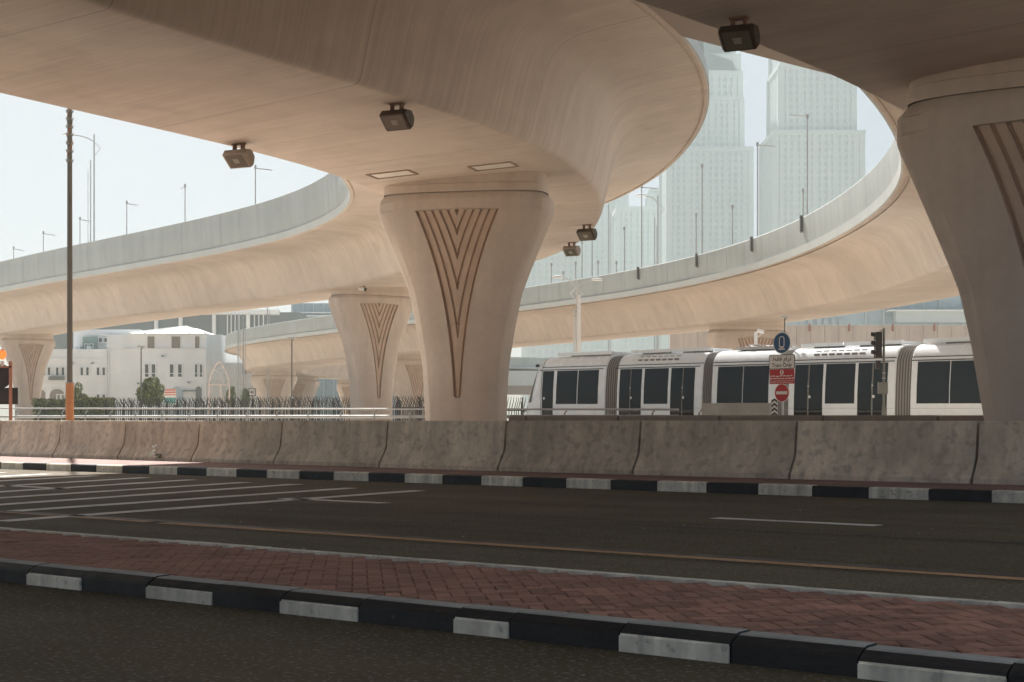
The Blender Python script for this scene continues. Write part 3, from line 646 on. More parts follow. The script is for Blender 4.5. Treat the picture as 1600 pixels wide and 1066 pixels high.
module(T(963), T(1096.5), [(T(1006), T(1043))], [(T(967.5), T(1001.5)), (T(1047.5), T(1084.5))], vents=True)
module(T(1111), T(1214.5), [(T(1120.5), T(1159.5)), (T(1160.8), T(1200.5))], [])
module(T(1231), T(1398), [(T(1289.5), T(1335))], [(T(1241), T(1285)), (T(1340), T(1386))], vents=True)
module(T(1422), T(1590), [(T(1432.5), T(1483)), (T(1484.6), T(1536.5))], [])
module(T(1606), T(1760), [(T(1660), T(1700))], [(T(1612), T(1655))])
for x0, x1 in ((T(945), T(963)), (T(1096.5), T(1111)), (T(1214.5), T(1231)), (T(1398), T(1422)), (T(1590), T(1606))):
    mb = MB(); k = 11; rows = []
    for i in range(k*2+1):
        x = x0+(x1-x0)*i/(k*2); ins = .05 if i % 2 == 0 else .11
        rows.append([(x, TW/2+(y-TW/2)*(1-ins/1.2*1.0), z-(.05 if z > 2.5 else 0)-(.04*(i % 2) if z > 2.5 else 0)) for y, z in FULL])
    mb.grid(rows, closed=True); mb.f = [f[::-1] for f in mb.f]; mb.m = [(1 if (f // len(FULL)) % 4 in (1, 2) else 0) for f in range(len(mb.f))]
    mb.build('gangway_bellows', [M['bellows'], M['bellows2']], tram, 20)
for a, b in ((856, 940), (970, 1030), (1032, 1095), (1235, 1300), (1302, 1392), (1426, 1585)): roofgear(T(a), T(b))
pg = MB()
for i in range(26):
    x = T(1118)+rng.uniform(0, T(1200)-T(1118)); y = rng.uniform(.5, 1.7); pg.tube([(x, y, 2.97), (x+rng.normal()*.12, y, 3.06+rng.uniform(0, .12)), (x+rng.uniform(.2, .6), y+rng.normal()*.1, 3.02+rng.uniform(0, .12))], .022, 5)
pg.box(((T(1135)+T(1200))/2, 1.1, 3.03), (T(1200)-T(1135), 1.2, .10)); pg.build('pantograph_gear', M['bellows2'], tram)
sl = MB()
a = T0-TD*8; b = T0+TD*40; nn2 = Vector((-TD.y, TD.x, 0))
sl.add([a-nn2*.8, b-nn2*.8, b+nn2*6, a+nn2*6], [(0, 1, 2, 3)]); sl.v = [(x, y, .50) for x, y, z in sl.v]+[(x, y, .0) for x, y, z in sl.v]
sl.f += [(0, 4, 5, 1), (1, 5, 6, 2), (2, 6, 7, 3), (3, 7, 4, 0)]; sl.m = [0]*5
tag(sl.build('tram_track_slab', M['ground']), kind='structure')
# ------------------------------------------------------------------ signs
def text_mesh(body, size, m, name, parent, loc, rot, width=None, shear=0):
    cu = bpy.data.curves.new(name, 'FONT'); cu.body = body; cu.size = size; cu.align_x = 'CENTER'; cu.align_y = 'CENTER'; cu.extrude = .001; cu.offset = size*.012
    o = bpy.data.objects.new('tmp', cu); COL.objects.link(o); bpy.context.view_layer.update()
    me = bpy.data.meshes.new_from_object(o.evaluated_get(bpy.context.evaluated_depsgraph_get())); bpy.data.objects.remove(o)
    k = 1.
    if width and len(me.vertices):
        xs_ = [v.co.x for v in me.vertices]; k = width/max(max(xs_)-min(xs_), 1e-3)
    for v in me.vertices: v.co.x *= k
    me.materials.clear(); me.materials.append(m); q = bpy.data.objects.new(name, me); COL.objects.link(q); q.parent = parent; q.location = loc; q.rotation_euler = rot; return q
def disc(r, n=40): return [(r*math.cos(2*math.pi*i/n), r*math.sin(2*math.pi*i/n)) for i in range(n)]
def rrect(w_, h_, r=.03, n=5):
    out = []
    for cx, cy, a0 in ((w_/2-r, h_/2-r, 0), (-w_/2+r, h_/2-r, 90), (-w_/2+r, -h_/2+r, 180), (w_/2-r, -h_/2+r, 270)):
        out += [(cx+r*math.cos(math.radians(a0+90*i/n)), cy+r*math.sin(math.radians(a0+90*i/n))) for i in range(n+1)]
    return out
X_, Z_, Yn = (1, 0, 0), (0, 0, 1), (0, -1, 0)
def plate(poly, x, y, z, m, name, parent, t=.012): return MB().prism(poly, (x, y, z), X_, Z_, Yn, t).build(name, m, parent)
YS = 43.; q0 = YS/F; yaw = -math.radians(47); fs_ = 1/math.cos(yaw)
base = pix(1222, 650, YS); zc = lambda py: pix(0, py, YS).z-0.1
sg = thing('tram_sign_post', 'sign post with blue tram disc, white plate, red plate and no-entry disc', 'sign', (base.x, base.y, .1), yaw)
MB().cyl((0, .03, 0), (0, .03, zc(516)), .03, n=10).build('pole', M['steel'], sg)
rb = 17*q0
bd = plate(disc(rb), 0, 0, zc(536), M['s_white'], 'tram_disc', sg); plate(disc(rb*.93), 0, -.0125, zc(536), M['s_blue'], 'disc_face', bd, .003)
ow, oh = rb*.62, rb*1.06
mb = MB(); o1 = rrect(ow, oh, ow*.38); o2 = rrect(ow*.72, oh*.82, ow*.28); k = len(o1)
vs = [(x, -.017, zc(536)+z+.02) for x, z in o1]+[(x, -.017, zc(536)+z+.03) for x, z in o2]
mb.add(vs, [(i, (i+1) % k, k+(i+1) % k, k+i) for i in range(k)]).box((0, -.017, zc(536)-oh*.54), (ow*1.15, .002, .035)); mb.build('tram_symbol', M['s_white'], bd)
pw_, ph_ = 34*q0*fs_, 22.5*q0
wp = plate(rrect(pw_, ph_, .04), 0, 0, zc(565.5), M['s_black'], 'white_plate', sg); plate(rrect(pw_-.035, ph_-.035, .03), 0, -.0125, zc(565.5), M['s_white'], 'plate_face', wp, .003)
RT = (math.pi/2, 0, 0)
text_mesh('Tram Only', .15, M['s_black'], 'english_text', wp, (0, -.0165, zc(571)), RT, pw_*.78)
text_mesh('\ufec2\ufed8\ufed3 \ufee1\ufe8d\ufeae\ufe97', .17, M['s_black'], 'arabic_text', wp, (0, -.0165, zc(561)), RT, pw_*.74)
rp = plate(rrect(32.5*q0*fs_, 23*q0, .02), 0, 0, zc(588.5), M['s_red'], 'red_plate', sg)
plate(disc(3.6*q0, 20), 0, -.0125, zc(582), M['s_white'], 'pedestrian_roundel', rp, .003); MB().box((0, -.0165, zc(582)), (.03, .002, .075)).box((.012, -.0165, zc(583)), (.05, .002, .014)).build('roundel_figure', M['s_red'], rp)
for j, y in enumerate((587.6, 591.6, 595.2, 597.8)):
    mb = MB(); x = -.40
    while x < .36:
        l = rng.uniform(.04, .11)*(1 if j < 2 else .7); mb.box((x+l/2, -.0135, zc(y)+rng.normal()*.004), (l, .003, .026 if j < 2 else .014)); x += l+.025
    mb.build('text_line', M['s_white'], rp)
ne = plate(disc(14.3*q0), 0, 0, zc(614), M['s_white'], 'no_entry_disc', sg); plate(disc(13.4*q0), 0, -.0125, zc(614), M['s_red'], 'disc_face', ne, .003); MB().box((0, -.017, zc(614)), (16.*q0*fs_*.92, .003, 5.*q0)).build('white_bar', M['s_white'], ne)
cbx = pix(1210, 650, 43.4); cv = thing('chevron_plate', 'small white plate with black chevrons below the tram signs', 'sign', (cbx.x, cbx.y, .2), -.1)
plate([(-.085, 0), (.085, 0), (.085, .62), (-.085, .62)], 0, 0, pix(0, 651, 43.4).z-.35, M['s_white'], 'plate', cv)
for i in range(5):
    z = pix(0, 651, 43.4).z-.33+i*.125; MB().prism([(-.08, 0), (0, .07), (.08, 0), (.08, .055), (0, .125), (-.08, .055)], (0, -.0125, z), X_, Z_, Yn, .003).build('chevron', M['s_black'], cv)
MB().cyl((0, .03, -.2), (0, .03, .9), .03).build('pole', M['steel'], cv)
# flat-topped path lamps
def flat_lamp(px, ytop, Y, label, m, side=1):
    b = pix(px, 650, Y); r = thing('path_lamp', label, 'lamp post', (b.x, b.y, 0), 0, 'flat-headed path lamps'); h = pix(0, ytop, Y).z; k = Y/F
    MB().cyl((0, 0, 0), (0, 0, h-9*k), 1.3*k, 1.0*k).build('pole', m, r)
    MB().tube([(0, 0, h-9.2*k), (.2*k*side, 0, h-7*k), (3.2*k*side, 0, h-2*k)], .75*k, 6).tube([(0, 0, h-9.2*k), (-.4*k*side, 0, h-5*k), (.3*k*side, 0, h-2.*k)], .6*k, 6).build('bracket', m, r)
    MB().cyl((0, 0, h-2.6*k), (0, 0, h-1.5*k), 4*k, 6.4*k, 20).cyl((0, 0, h-1.49*k), (0, 0, h-.4*k), 6.6*k, 6.2*k, 20).build('lamp_head', M['pole_pale'], r)
flat_lamp(1226, 494, 58, 'flat-headed lamp behind the blue tram disc', M['pole_grey'])
flat_lamp(220.5, 540, 118, 'flat-headed lamp above the round green tree', M['pole_grey']); flat_lamp(456, 527, 104, 'flat-headed lamp left of the second pier', M['pole_grey'])
# traffic light
Yt = 45.; k = Yt/F; b = pix(1381, 650, Yt); tl = thing('traffic_light', 'grey traffic light seen side-on in front of the tram', 'traffic light', (b.x, b.y, 0)); z_ = lambda y: pix(0, y, Yt).z
MB().cyl((0, 0, .1), (0, 0, z_(513)), 2.1*k, 1.9*k, 12).build('pole', M['pole_grey'], tl, 40)
MB().cyl((0, 0, z_(650)-.3), (0, 0, z_(634)), 4.2*k, 2.6*k, 12).build('base', M['pole_grey'], tl, 40)
MB().box((-9.2*k, 0, (z_(519)+z_(559))/2), (9.5*k, 16*k, 40*k)).build('signal_housing', M['darkplate'], tl)
for y in (524, 537, 551.5):
    mb = MB(); rows = []
    for x, rr_ in ((-14*k, 4.6*k), (-19.3*k, 4.2*k)): rows.append([(x, rr_*math.cos(a), z_(y)+rr_*math.sin(a)-(x+14*k)*.15) for a in np.linspace(-.5, math.pi+.5, 13)])
    mb.grid(rows); mb.build('visor', M['darkplate'], tl, 60); MB().cyl((-13.95*k, 0, z_(y)), (-14.3*k, 0, z_(y)), 4.2*k, n=16).build('signal_lens', M['black'], tl)
MB().box((-3*k, 0, z_(517)), (8*k, 1.4*k, 1.6*k)).box((-3*k, 0, z_(557)), (8*k, 1.4*k, 1.6*k)).build('arm', M['pole_grey'], tl)
MB().box((-2*k, -.02, z_(606.5)), (15*k, 5*k, 18*k)).build('control_box', M['pole_grey'], tl)
for y in (583, 591, 602, 609): MB().cyl((0, 0, z_(y)-.6*k), (0, 0, z_(y)+.6*k), 2.7*k, n=12).build('clamp_band', M['steel'], tl)
MB().box((-9*k, 0, z_(570)), (7*k, 6*k, 13*k)).build('pedestrian_signal', M['darkplate'], tl)
# white CCTV camera on a stub
Yc = 72.; k = Yc/F; b = pix(1181, 545, Yc); cc = thing('cctv_camera', 'white bullet camera on a thick white stub pole above the tram roof', 'camera', (b.x, b.y, 0)); z_ = lambda y: pix(0, y, Yc).z
MB().cyl((0, 0, 0), (0, 0, z_(519)), 2.6*k, n=12).build('pole', M['tram_white'], cc, 40); MB().cyl((2*k, 0, z_(516.5)), (13*k, -1*k, z_(519.5)), 3*k, 2.6*k, 12).build('camera_body', M['tram_white'], cc, 40)
MB().cyl((13*k, -1*k, z_(519.5)), (13.4*k, -1*k, z_(519.6)), 2*k, n=10).build('camera_lens', M['black'], cc); MB().tube([(0, 0, z_(526)), (5*k, 0, z_(526)), (9*k, 0, z_(521))], .7*k, 6).build('camera_arm', M['tram_white'], cc)
# small camera on the second pier, dark camera on the central pier's edge
for px, py, Y, lb in ((566, 451, 83, 'small pale camera fixed to the collar of the second pier'), (664, 560, 44.6, 'tiny dark camera fixed on the left flank of the central pier')):
    k = Y/F; b = pix(px, py, Y); r = thing('pier_camera', lb, 'camera', b); s = 1. if px < 600 else .45
    MB().cyl((-5*k*s, 0, 0), (4*k*s, -2*k*s, -1.5*k*s), 3.4*k*s, 3*k*s, 10).build('camera_body', M['s_white'] if px < 600 else M['black'], r, 40); MB().cyl((4*k*s, -2*k*s, -1.5*k*s), (6.5*k*s, -2.4*k*s, -2*k*s), 2.8*k*s, n=10).build('camera_lens', M['black'], r); MB().box((3*k*s, 0, 4*k*s), (2.5*k*s, 2.5*k*s, 7*k*s)).build('bracket', M['stain'], r)
# ------------------------------------------------------------------ left lamp post with orange foot, works sign
Yl = 40.; k = Yl/F; b = pix(109, 655, Yl); lp = thing('lamp_post', 'tall dark lamp post with orange wrapped foot left of the view', 'lamp post', (b.x, b.y, .1)); z_ = lambda y: pix(0, y, Yl).z-.1
MB().cyl((0, 0, 0), (0, 0, 13.), 4.6*k, 3.2*k, 16).build('pole', M['pole_grey'], lp, 40)
MB().cyl((0, 0, 0), (0, 0, z_(599)), 6.6*k, 6.2*k, 14).build('orange_sleeve', M['orange'], lp, 40); MB().cyl((0, 0, z_(599)), (0, 0, z_(597.5)), 6.9*k, 6.7*k, 14).build('sleeve_band', M['kerb_top'], lp)
mb = MB()
for s in range(3):
    z0 = z_(252-30*s)-.0; rows = []
    for a in np.linspace(-.6, 3.6, 14):
        zz = z0+(a/3.)*.30*1.5; R_ = 4.55*k; rows.append([(-R_*math.cos(a), -R_*math.sin(a), zz), (-R_*math.cos(a), -R_*math.sin(a), zz+.07)])
    mb.grid(rows, flip=True)
mb.build('spiral_tape', M['orange'], lp)
for y in (253, 238, 226, 212, 200, 188, 176):
    mb = MB()
    for a in np.linspace(0, 6.28, 9)[:-1]: mb.cyl((4*k*math.cos(a), 4*k*math.sin(a), z_(y)), (6.3*k*math.cos(a), 6.3*k*math.sin(a), z_(y)+.07), .02, .004, 5)
    mb.build('spike_collar', M['kerb_top'], lp)
Yw = 41.5; k = Yw/F; b = pix(9, 655, Yw); ws_ = thing('works_sign', 'back of a dark road works sign with orange lamp at left edge', 'sign', (b.x, b.y, .1)); z_ = lambda y: pix(0, y, Yw).z-.1
plate(disc(19*k), -8*k, -.02, z_(588), M['darkplate'], 'round_sign_back', ws_, .02); plate([(-32*k, 0), (19.5*k, 0), (19.5*k, 26*k), (-32*k, 26*k)], 0, -.02, z_(632), M['darkplate'], 'plate_back', ws_, .02)
MB().box((9*k, -.07, z_(655)/2+z_(574)/2), (4.6*k, .06, z_(574)-z_(655)+.3)).box((-9*k, -.07, z_(573.5)), (40*k, .06, 3*k)).build('frame', M['rust'], ws_)
MB().box((-4*k, -.07, z_(568.5)), (4.5*k, .07, 8*k)).build('lamp_stem', M['pink'], ws_)
mb = MB(); rows = [[(-4*k+6.2*k*math.sin(t)*math.cos(a), -.07+.5*6.2*k*math.sin(t)*math.sin(a), z_(554.5)+8*k*math.cos(t)) for a in np.linspace(0, 6.283, 17)[:-1]] for t in np.linspace(.02, 3.12, 10)]
mb.grid(rows, closed=True, flip=False); mb.build('warning_lamp', M['lamp_orange'], ws_, 60); MB().box((-4*k, -.07, z_(547.5)), (5*k, .05, 2.2*k)).build('lamp_cap', M['s_red'], ws_)
# ------------------------------------------------------------------ speed sign, info board, pointed arch
Y = 108; k = Y/F; b = pix(394, 650, Y); ss = thing('speed_sign', 'square black-framed speed sign reading 40 beyond the fence', 'sign', (b.x, b.y, 0)); zz = pix(0, 613, Y).z
s1 = plate(rrect(11*k, 12*k, .03), 0, 0, zz, M['s_black'], 'frame', ss); plate(rrect(8.6*k, 9.6*k, .03), 0, -.0125, zz, M['s_white'], 'face', s1, .004); text_mesh('40', 8*k, M['s_black'], 'number', s1, (0, -.018, zz), RT, 6.6*k); MB().cyl((0, .03, 0), (0, .03, zz), .05).build('pole', M['pole_grey'], ss)
Y = 150; k = Y/F; b = pix(266, 650, Y); ib = thing('notice_board', 'red and teal notice board beside the round tree', 'sign', (b.x, b.y, 0)); z_ = lambda y: pix(0, y, Y).z
plate([(-9*k, 0), (9*k, 0), (9*k, 24*k), (-9*k, 24*k)], 0, 0, z_(632), M['s_white'], 'board', ib, .05)
for y, hh, m_ in ((609.5, 2.4, 's_rust'), (613.3, 2.4, 's_rust'), (617.1, 1.6, 's_rust'), (626, 9, 's_teal')): MB().box((0, -.06, z_(y)), (17*k, .02, hh*k)).build('stripe', M[m_], ib)
for e_ in (-7, 7): MB().cyl((e_*k, .05, 0), (e_*k, .05, z_(632)), .07).build('leg', M['pole_grey'], ib)
Y = 140; k = Y/F; b = pix(342.5, 650, Y); ar = thing('pointed_arch', 'pale pointed openwork arch monument in front of the white building', 'monument', (b.x, b.y, 0)); z_ = lambda y: pix(0, y, Y).z
R_ = 16*k; pts = [(-R_, 0, z_(650)), (-R_, 0, z_(600))]
zs0 = z_(600); H_ = z_(566)-zs0
for t in np.linspace(0, 1, 10): pts.append((-R_*(1-t)**.62, 0, zs0+H_*(t**.82)))
full = pts+[(-x, y, z) for x, y, z in pts[::-1][1:]]
MB().tube(full, 1.2*k, 6).build('arch_frame', M['pink'], ar, 40); MB().box((0, 0, z_(601.5)), (2*R_, .2, 1.5*k)).build('cross_beam', M['pink'], ar); MB().tube([(1.5*k, 0, z_(602)), (6*k, 0, z_(650))], .9*k, 6).build('inner_strut', M['pink'], ar)
for i in range(22):
    t = rng.uniform(0, 1); a = rng.uniform(-1, 1); w1 = R_*(1-t)**.62*.9; c = Vector((a*w1, .02, zs0+H_*t**.82*.95))
    if abs(a) < .45 and t < .5 and rng.random() < .5: continue
    MB().tube([c+Vector((-1.6*k, 0, rng.normal()*k)), c+Vector((0, 0, rng.normal()*1.4*k)), c+Vector((1.6*k, 0, rng.normal()*k))], .42*k, 5).build('scroll', M['pole_pale'], ar)
for i in range(26):
    c = Vector((rng.uniform(-.9, .9)*R_, .02, rng.uniform(z_(640), z_(604)))); MB().tube([c+Vector((-1.6*k, 0, rng.normal()*k)), c+Vector((0, 0, rng.normal()*1.6*k)), c+Vector((1.6*k, 0, rng.normal()*k))], .42*k, 5).build('scroll', M['pink'], ar)
# ------------------------------------------------------------------ trees and hedge
def foliage(n, fn, size, mb):
    for i in range(n):
        c, nrm = fn(); a = Vector(rng.normal(size=3)).normalized(); b_ = a.orthogonal().normalized(); s = size*rng.uniform(.6, 1.5)
        c = Vector(c); mb.add([c-a*s, c+b_*s*.45, c+a*s, c-b_*s*.45], [(0, 1, 2, 3)], 0 if rng.random() < .6 else 1)
def bush_tree(px, ytop, ybot, wpx, Y, label):
    k = Y/F; b = pix(px, 650, Y); r = thing('round_tree', label, 'tree', (b.x, b.y, 0), 0, 'round trees by the fence'); zc_ = pix(0, (ytop+ybot)/2, Y).z; rz_ = (ybot-ytop)/2*k; rx = wpx/2*k
    cl = [(Vector(rng.normal(size=3)).normalized(), rng.uniform(.25, .42)) for _ in range(26)]
    def fn():
        d, s = cl[rng.integers(26)]; e = Vector(rng.normal(size=3)).normalized()*s*rng.uniform(.5, 1.05)**.5
        q = d*.72+e; return (q.x*rx, q.y*rx, zc_+q.z*rz_), q
    mb = MB(); foliage(5200, fn, .12*rx/1.2, mb); mb.build('crown', [M['leaf'], M['leaf2']], r)
    t = MB().tube([(0, 0, 0), (.05, 0, zc_*.6), (0, .05, zc_)], [.14, .11, .06], 7)
    for i in range(6):
        a = i*1.05; t.tube([(0, 0, zc_*.7), (math.cos(a)*rx*.35, math.sin(a)*rx*.35, zc_+rz_*.1), (math.cos(a)*rx*.6, math.sin(a)*rx*.6, zc_+rz_*.35*math.sin(i))], [.06, .04, .015], 5)
    t.build('trunk', M['bark'], r)
bush_tree(235, 589, 638, 41, 128, 'round bushy tree left of the notice board'); bush_tree(120, 599, 642, 34, 132, 'round bushy tree behind the orange lamp post foot')
Y = 118; hd = thing('hedge', 'low clipped light green hedge in front of the white building', 'hedge', pix(50, 650, Y)*1); hd.location.z = 0; k = Y/F
mb = MB()
def fh():
    x = rng.uniform(0, 124)*k; z = rng.uniform(.3, 1); return (x, rng.uniform(0, 1.2), z*pix(0, 622.5+1.5*math.sin(x), Y).z), None
foliage(7500, fh, .10, mb); mb.build('leaves', [M['leaf2'], M['leaf']], hd); MB().box((62*k, .6, .6), (122*k, .7, 1.2)).build('inner_branches', M['bark'], hd)
# shrubs near the arch
for i, (px, yt, wd_, lb) in enumerate(((361, 602, 16, 'small shrub just right of the pointed arch'), (383, 606, 14, 'small shrub beside the speed sign'))):
    bush_tree(px, yt, 640, wd_, 150, lb)
# ------------------------------------------------------------------ white building, left
Yb = 185.; kb = Yb/F; wb = thing('white_building', 'white rendered low building with hipped roof pavilion on the left', 'building', (pix(200, 650, Yb).x, Yb, 0)); ox = pix(200, 650, Yb).x
def bx(px): return pix(px, 0, Yb).x-ox
def bz(py): return pix(0, py, Yb).z
def wall(px0, px1, py0, py1, dep, name='wall', m='bwhite', y0=0.):
    return MB().box(((bx(px0)+bx(px1))/2, y0+dep/2, (bz(py0)+bz(py1))/2), (bx(px1)-bx(px0), dep, bz(py0)-bz(py1))).build(name, M[m], wb)
wall(50, 182, 545, 668, 20, y0=1.); wall(172, 206, 524, 668, 18, y0=-1.5); wall(100, 205, 512, 545, 14, y0=4.); wall(200, 330, 523, 668, 24, y0=-3.0, name='pavilion'); wall(326, 346, 523, 668, 20, y0=0.); wall(344, 400, 566, 668, 18, y0=2.)
wall(85, 101, 548, 556, 18, y0=2.5); wall(50, 84, 553, 560, 18, y0=3.)
# hipped roof
hp_ = MB(); x0, x1 = bx(214), bx(331); zr, zt = bz(524), bz(505); yc = 8.; xa = bx(272)
hp_.add([(x0, -4, zr), (x1, -4, zr), (x1, 22, zr), (x0, 22, zr), (xa, 7, zt), (xa+.5, 12, zt)], [(0, 1, 4), (1, 2, 5, 4), (2, 3, 5), (3, 0, 4, 5), (3, 2, 1, 0)]); rf = hp_.build('roof', M['broof'], wb)
for a, b in (((x0, -4), (xa, 7)), ((x1, -4), (xa, 7)), ((x0*.45+x1*.55-3, -4), (xa, 7)), ((x0*.2+x1*.8, -4), (xa, 7))): MB().tube([(a[0], a[1], zr+.05), (b[0], b[1], zt+.05)], .07, 5).build('roof_rib', M['bwhite'], rf)
r2 = MB(); x0, x1 = bx(146), bx(205); zr2, zt2 = bz(521), bz(514); r2.add([(x0, 3, zr2), (x1, 3, zr2), (x1, 20, zr2), (x0, 20, zr2), (bx(180), 10, zt2)], [(0, 1, 4), (1, 2, 4), (2, 3, 4), (3, 0, 4), (3, 2, 1, 0)]); r2.build('rear_roof', M['broof'], wb)
for px in (211, 214, 217): wall(px-.7, px+.7, 515, 524, .5, 'chimney', y0=5)
wall(207, 218, 514.5, 516, .8, 'chimney_cap', y0=5)
def window(px0, px1, py0, py1, m='bglass', y0=-3.0, arch=False):
    x0, x1, z0, z1 = bx(px0), bx(px1), bz(py1), bz(py0); cx, cz = (x0+x1)/2, (z0+z1)/2; W_, H2 = x1-x0, z1-z0
    o = MB()
    for c, d in (((cx, y0-.05, z0-.06), (W_+.3, .22, .12)), ((cx, y0-.04, z1+.05), (W_+.24, .2, .1)), ((x0-.05, y0-.04, cz), (.1, .2, H2)), ((x1+.05, y0-.04, cz), (.1, .2, H2))): o.box(c, d)
    f = o.build('window', M['bwhite'], wb); MB().box((cx, y0-.01, cz), (W_, .05, H2)).build('pane', M[m], f)
    if m == 'bglass' and H2 > 1.1: MB().box((cx, y0-.045, z0+H2*.28), (W_, .03, .07)).build('glazing_bar', M['bwhite'], f)
for a, b in ((240, 251), (277, 290.5), (313, 320)): window(a, b, 528, 546, 'bshade')
for a in (236, 246.5, 274.5, 287, 313, 320.5): window(a, a+5.5 if a < 310 else a+3.5, 571, 590)
for a in (63, 71, 84, 93, 101, 122.5, 131.5, 148, 157): window(a, a+4, 574, 586, y0=1.)
for a in (148, 157): window(a, a+4, 616.5, 624, y0=1.)
for a in (86, 93): window(a, a+4.5, 617, 624, y0=1.)
for a in (374, 379): window(a, a+1.7, 571, 584, y0=2.)
for a, b in ((116, 139), (156, 189)): wall(a, b, 524, 545, .3, 'green_panel', 'bgreen', y0=3.6)
for a in (121, 129, 160, 167, 173): window(a, a+3.4, 536, 545, y0=3.5)
for a in (141, 150): window(a, a+5, 526, 532, y0=3.9)
wall(75, 97, 588, 594, .8, 'balcony_front', 'bgrey', y0=.15)
for (pc, w2, yt, y0) in ((86, 24, 607, 1.), (61, 12, 608, 1.), (286, 17, 605, -3.), (318.5, 9, 604, -3.)):
    r_ = (w2/2)*kb; cz = bz(yt)-r_*.8; poly = [(-r_, -(cz-.1)), (r_, -(cz-.1))]+[(r_*math.cos(t), r_*.8*math.sin(t)) for t in np.linspace(0, math.pi, 12)]
    MB().prism(poly, (bx(pc), y0-.02, cz), X_, Z_, Yn, .06).build('arched_recess', M['bshade' if pc < 100 else 'bgrey'] if pc != 286 else M['bblue'], wb)
    ring_ = [(bx(pc)+r_*1.06*math.cos(t), y0-.1, cz+r_*.86*math.sin(t)) for t in np.linspace(0, math.pi, 14)]; MB().tube(ring_, .10, 5).build('arch_trim', M['bwhite'], wb)
for a, y_, yy in ((108, 569, .7), (140, 569, .7), (168, 600, .7), (225, 602, -3.3), (262, 560, -3.3), (302, 600, -3.3)):
    u_ = wall(a, a+4, y_-3, y_, .5, 'air_conditioner', 'tower', y0=yy-.25); wall(a+.6, a+3.4, y_-2.4, y_-.6, .06, 'fan_grille', 'bgrey', y0=yy-.32)
for a in (110, 128, 222): wall(a, a+7, 540 if a < 200 else 519, 545 if a < 200 else 523, 1.5, 'roof_unit', 'tower', y0=2.)
wall(294, 314, 611, 612.5, .6, 'awning', 'bgrey', y0=-3.6)
wall(50, 182, 559.5, 560.6, .25, 'cornice', y0=.8); wall(199, 331, 546.5, 547.5, .3, 'cornice', y0=-3.25)
for a in (164, 172.5, 176): wall(a-.5, a+.5, 545, 650, .2, 'downpipe', y0=.8 if a < 170 else -1.7)
# grey glazed hall behind with white piers
Yh = 300.; kh = Yh/F; gh = thing('glazed_hall', 'large grey glazed hall with white columns behind the white building', 'building', (0, Yh, 0))
hx = lambda px: (px-800)*kh; hz = lambda py: EYE+(HOR-py)*kh
MB().box(((hx(60)+hx(468))/2, 10, hz(488)/2), (hx(468)-hx(60), 20, hz(488))).build('glass_wall', M['bgrey'], gh)
MB().box(((hx(290)+hx(420))/2, -1.5, hz(489)), (hx(455)-hx(290), 3, 7*kh)).build('white_beam', M['bwhite'], gh)
for a in (246, 284, 336, 389): MB().cyl((hx(a), -1, 0), (hx(a), -1, hz(470)), 3.2*kh, n=14).build('column', M['bwhite'], gh, 40)
for a in (356, 362, 368, 374, 398, 405, 412): MB().box((hx(a), -.3, hz(545)/2+hz(490)/2), (1.2*kh, .6, hz(490)-hz(545))).build('mullion', M['bwhite'], gh)
# pale glazed block with balconies beyond
Yh2 = 330.; k2 = Yh2/F; gb = thing('pale_block', 'pale glazed block with thin fins beyond the ramp at centre left', 'building', (0, Yh2, 0)); hx2 = lambda px: (px-800)*k2; hz2 = lambda py: EYE+(HOR-py)*k2
MB().box(((hx2(455)+hx2(660))/2, 10, hz2(474)/2), (hx2(660)-hx2(455), 20, hz2(474))).build('wall', M['bblue'], gb)
for a in range(458, 660, 16): MB().box((hx2(a), -.3, hz2(474)/2), (1.1*k2, .8, hz2(474))).build('fin', M['tower'], gb)
for y in (489, 494): MB().box(((hx2(455)+hx2(660))/2, -.5, hz2(y)), (hx2(660)-hx2(455), 1.2, 2*k2)).build('floor_slab', M['bwhite'], gb)
# right glazed block behind tram
Yg = 280.; kg = Yg/F; rg = thing('glass_block', 'pale blue glass block seen under the right ramp above the tram', 'building', (0, Yg, 0)); gx = lambda px: (px-800)*kg; gz = lambda py: EYE+(HOR-py)*kg
MB().box(((gx(1215)+gx(1640))/2, 12, gz(440)/2), (gx(1640)-gx(1215), 24, gz(440))).build('wall', M['bblue'], rg)
for a in (1352, 1380, 1402, 1442, 1467, 1503, 1540, 1580): MB().box((gx(a), -.3, gz(440)/2), (1.3*kg, .8, gz(440))).build('mullion', M['tower'], rg)
MB().box(((gx(1395)+gx(1560))/2, -1.2, gz(495)), (gx(1560)-gx(1395), 2, 20*kg)).build('balcony_band', M['tower'], rg); MB().box(((gx(1383)+gx(1560))/2, -1.8, gz(487)), (gx(1560)-gx(1383), 3, 2.*kg)).build('canopy', M['bwhite'], rg)
for a in (1253, 1266, 1279, 1290, 1302, 1313): MB().box((gx(a), -.2, gz(503)), (7*kg, .5, 9*kg)).build('window', M['tower_glass'], rg)
# beige straight flyover behind tram
Yf = 132.; kf = Yf/F; fo = thing('straight_flyover', 'straight beige flyover with short brown posts behind the tram', 'viaduct', (0, Yf, 0)); fx = lambda px: (px-800)*kf; fz = lambda py: EYE+(HOR-py)*kf
MB().box(((fx(1040)+fx(1700))/2, 4.5, fz(562)), (fx(1700)-fx(1040), 8.5, 34*kf)).build('deck', M['deckB'], fo)
x = 1046.
while x < 1690:
    MB().box((fx(x+11), 0, (fz(509)+fz(546))/2), (21.6*kf, .3, 37*kf)).build('parapet_panel', M['pier'], fo); x += 22
MB().box(((fx(1046)+fx(1700))/2, -.02, fz(508.4)), (fx(1700)-fx(1046), .42, 1.6*kf)).build('coping', M['fascia'], fo)
for a in (1208, 1264, 1326, 1394, 1459, 1529, 1600): MB().box((fx(a), -.24, fz(512)), (2.*kf, .14, 12*kf)).build('short_post', M['rust'], fo)
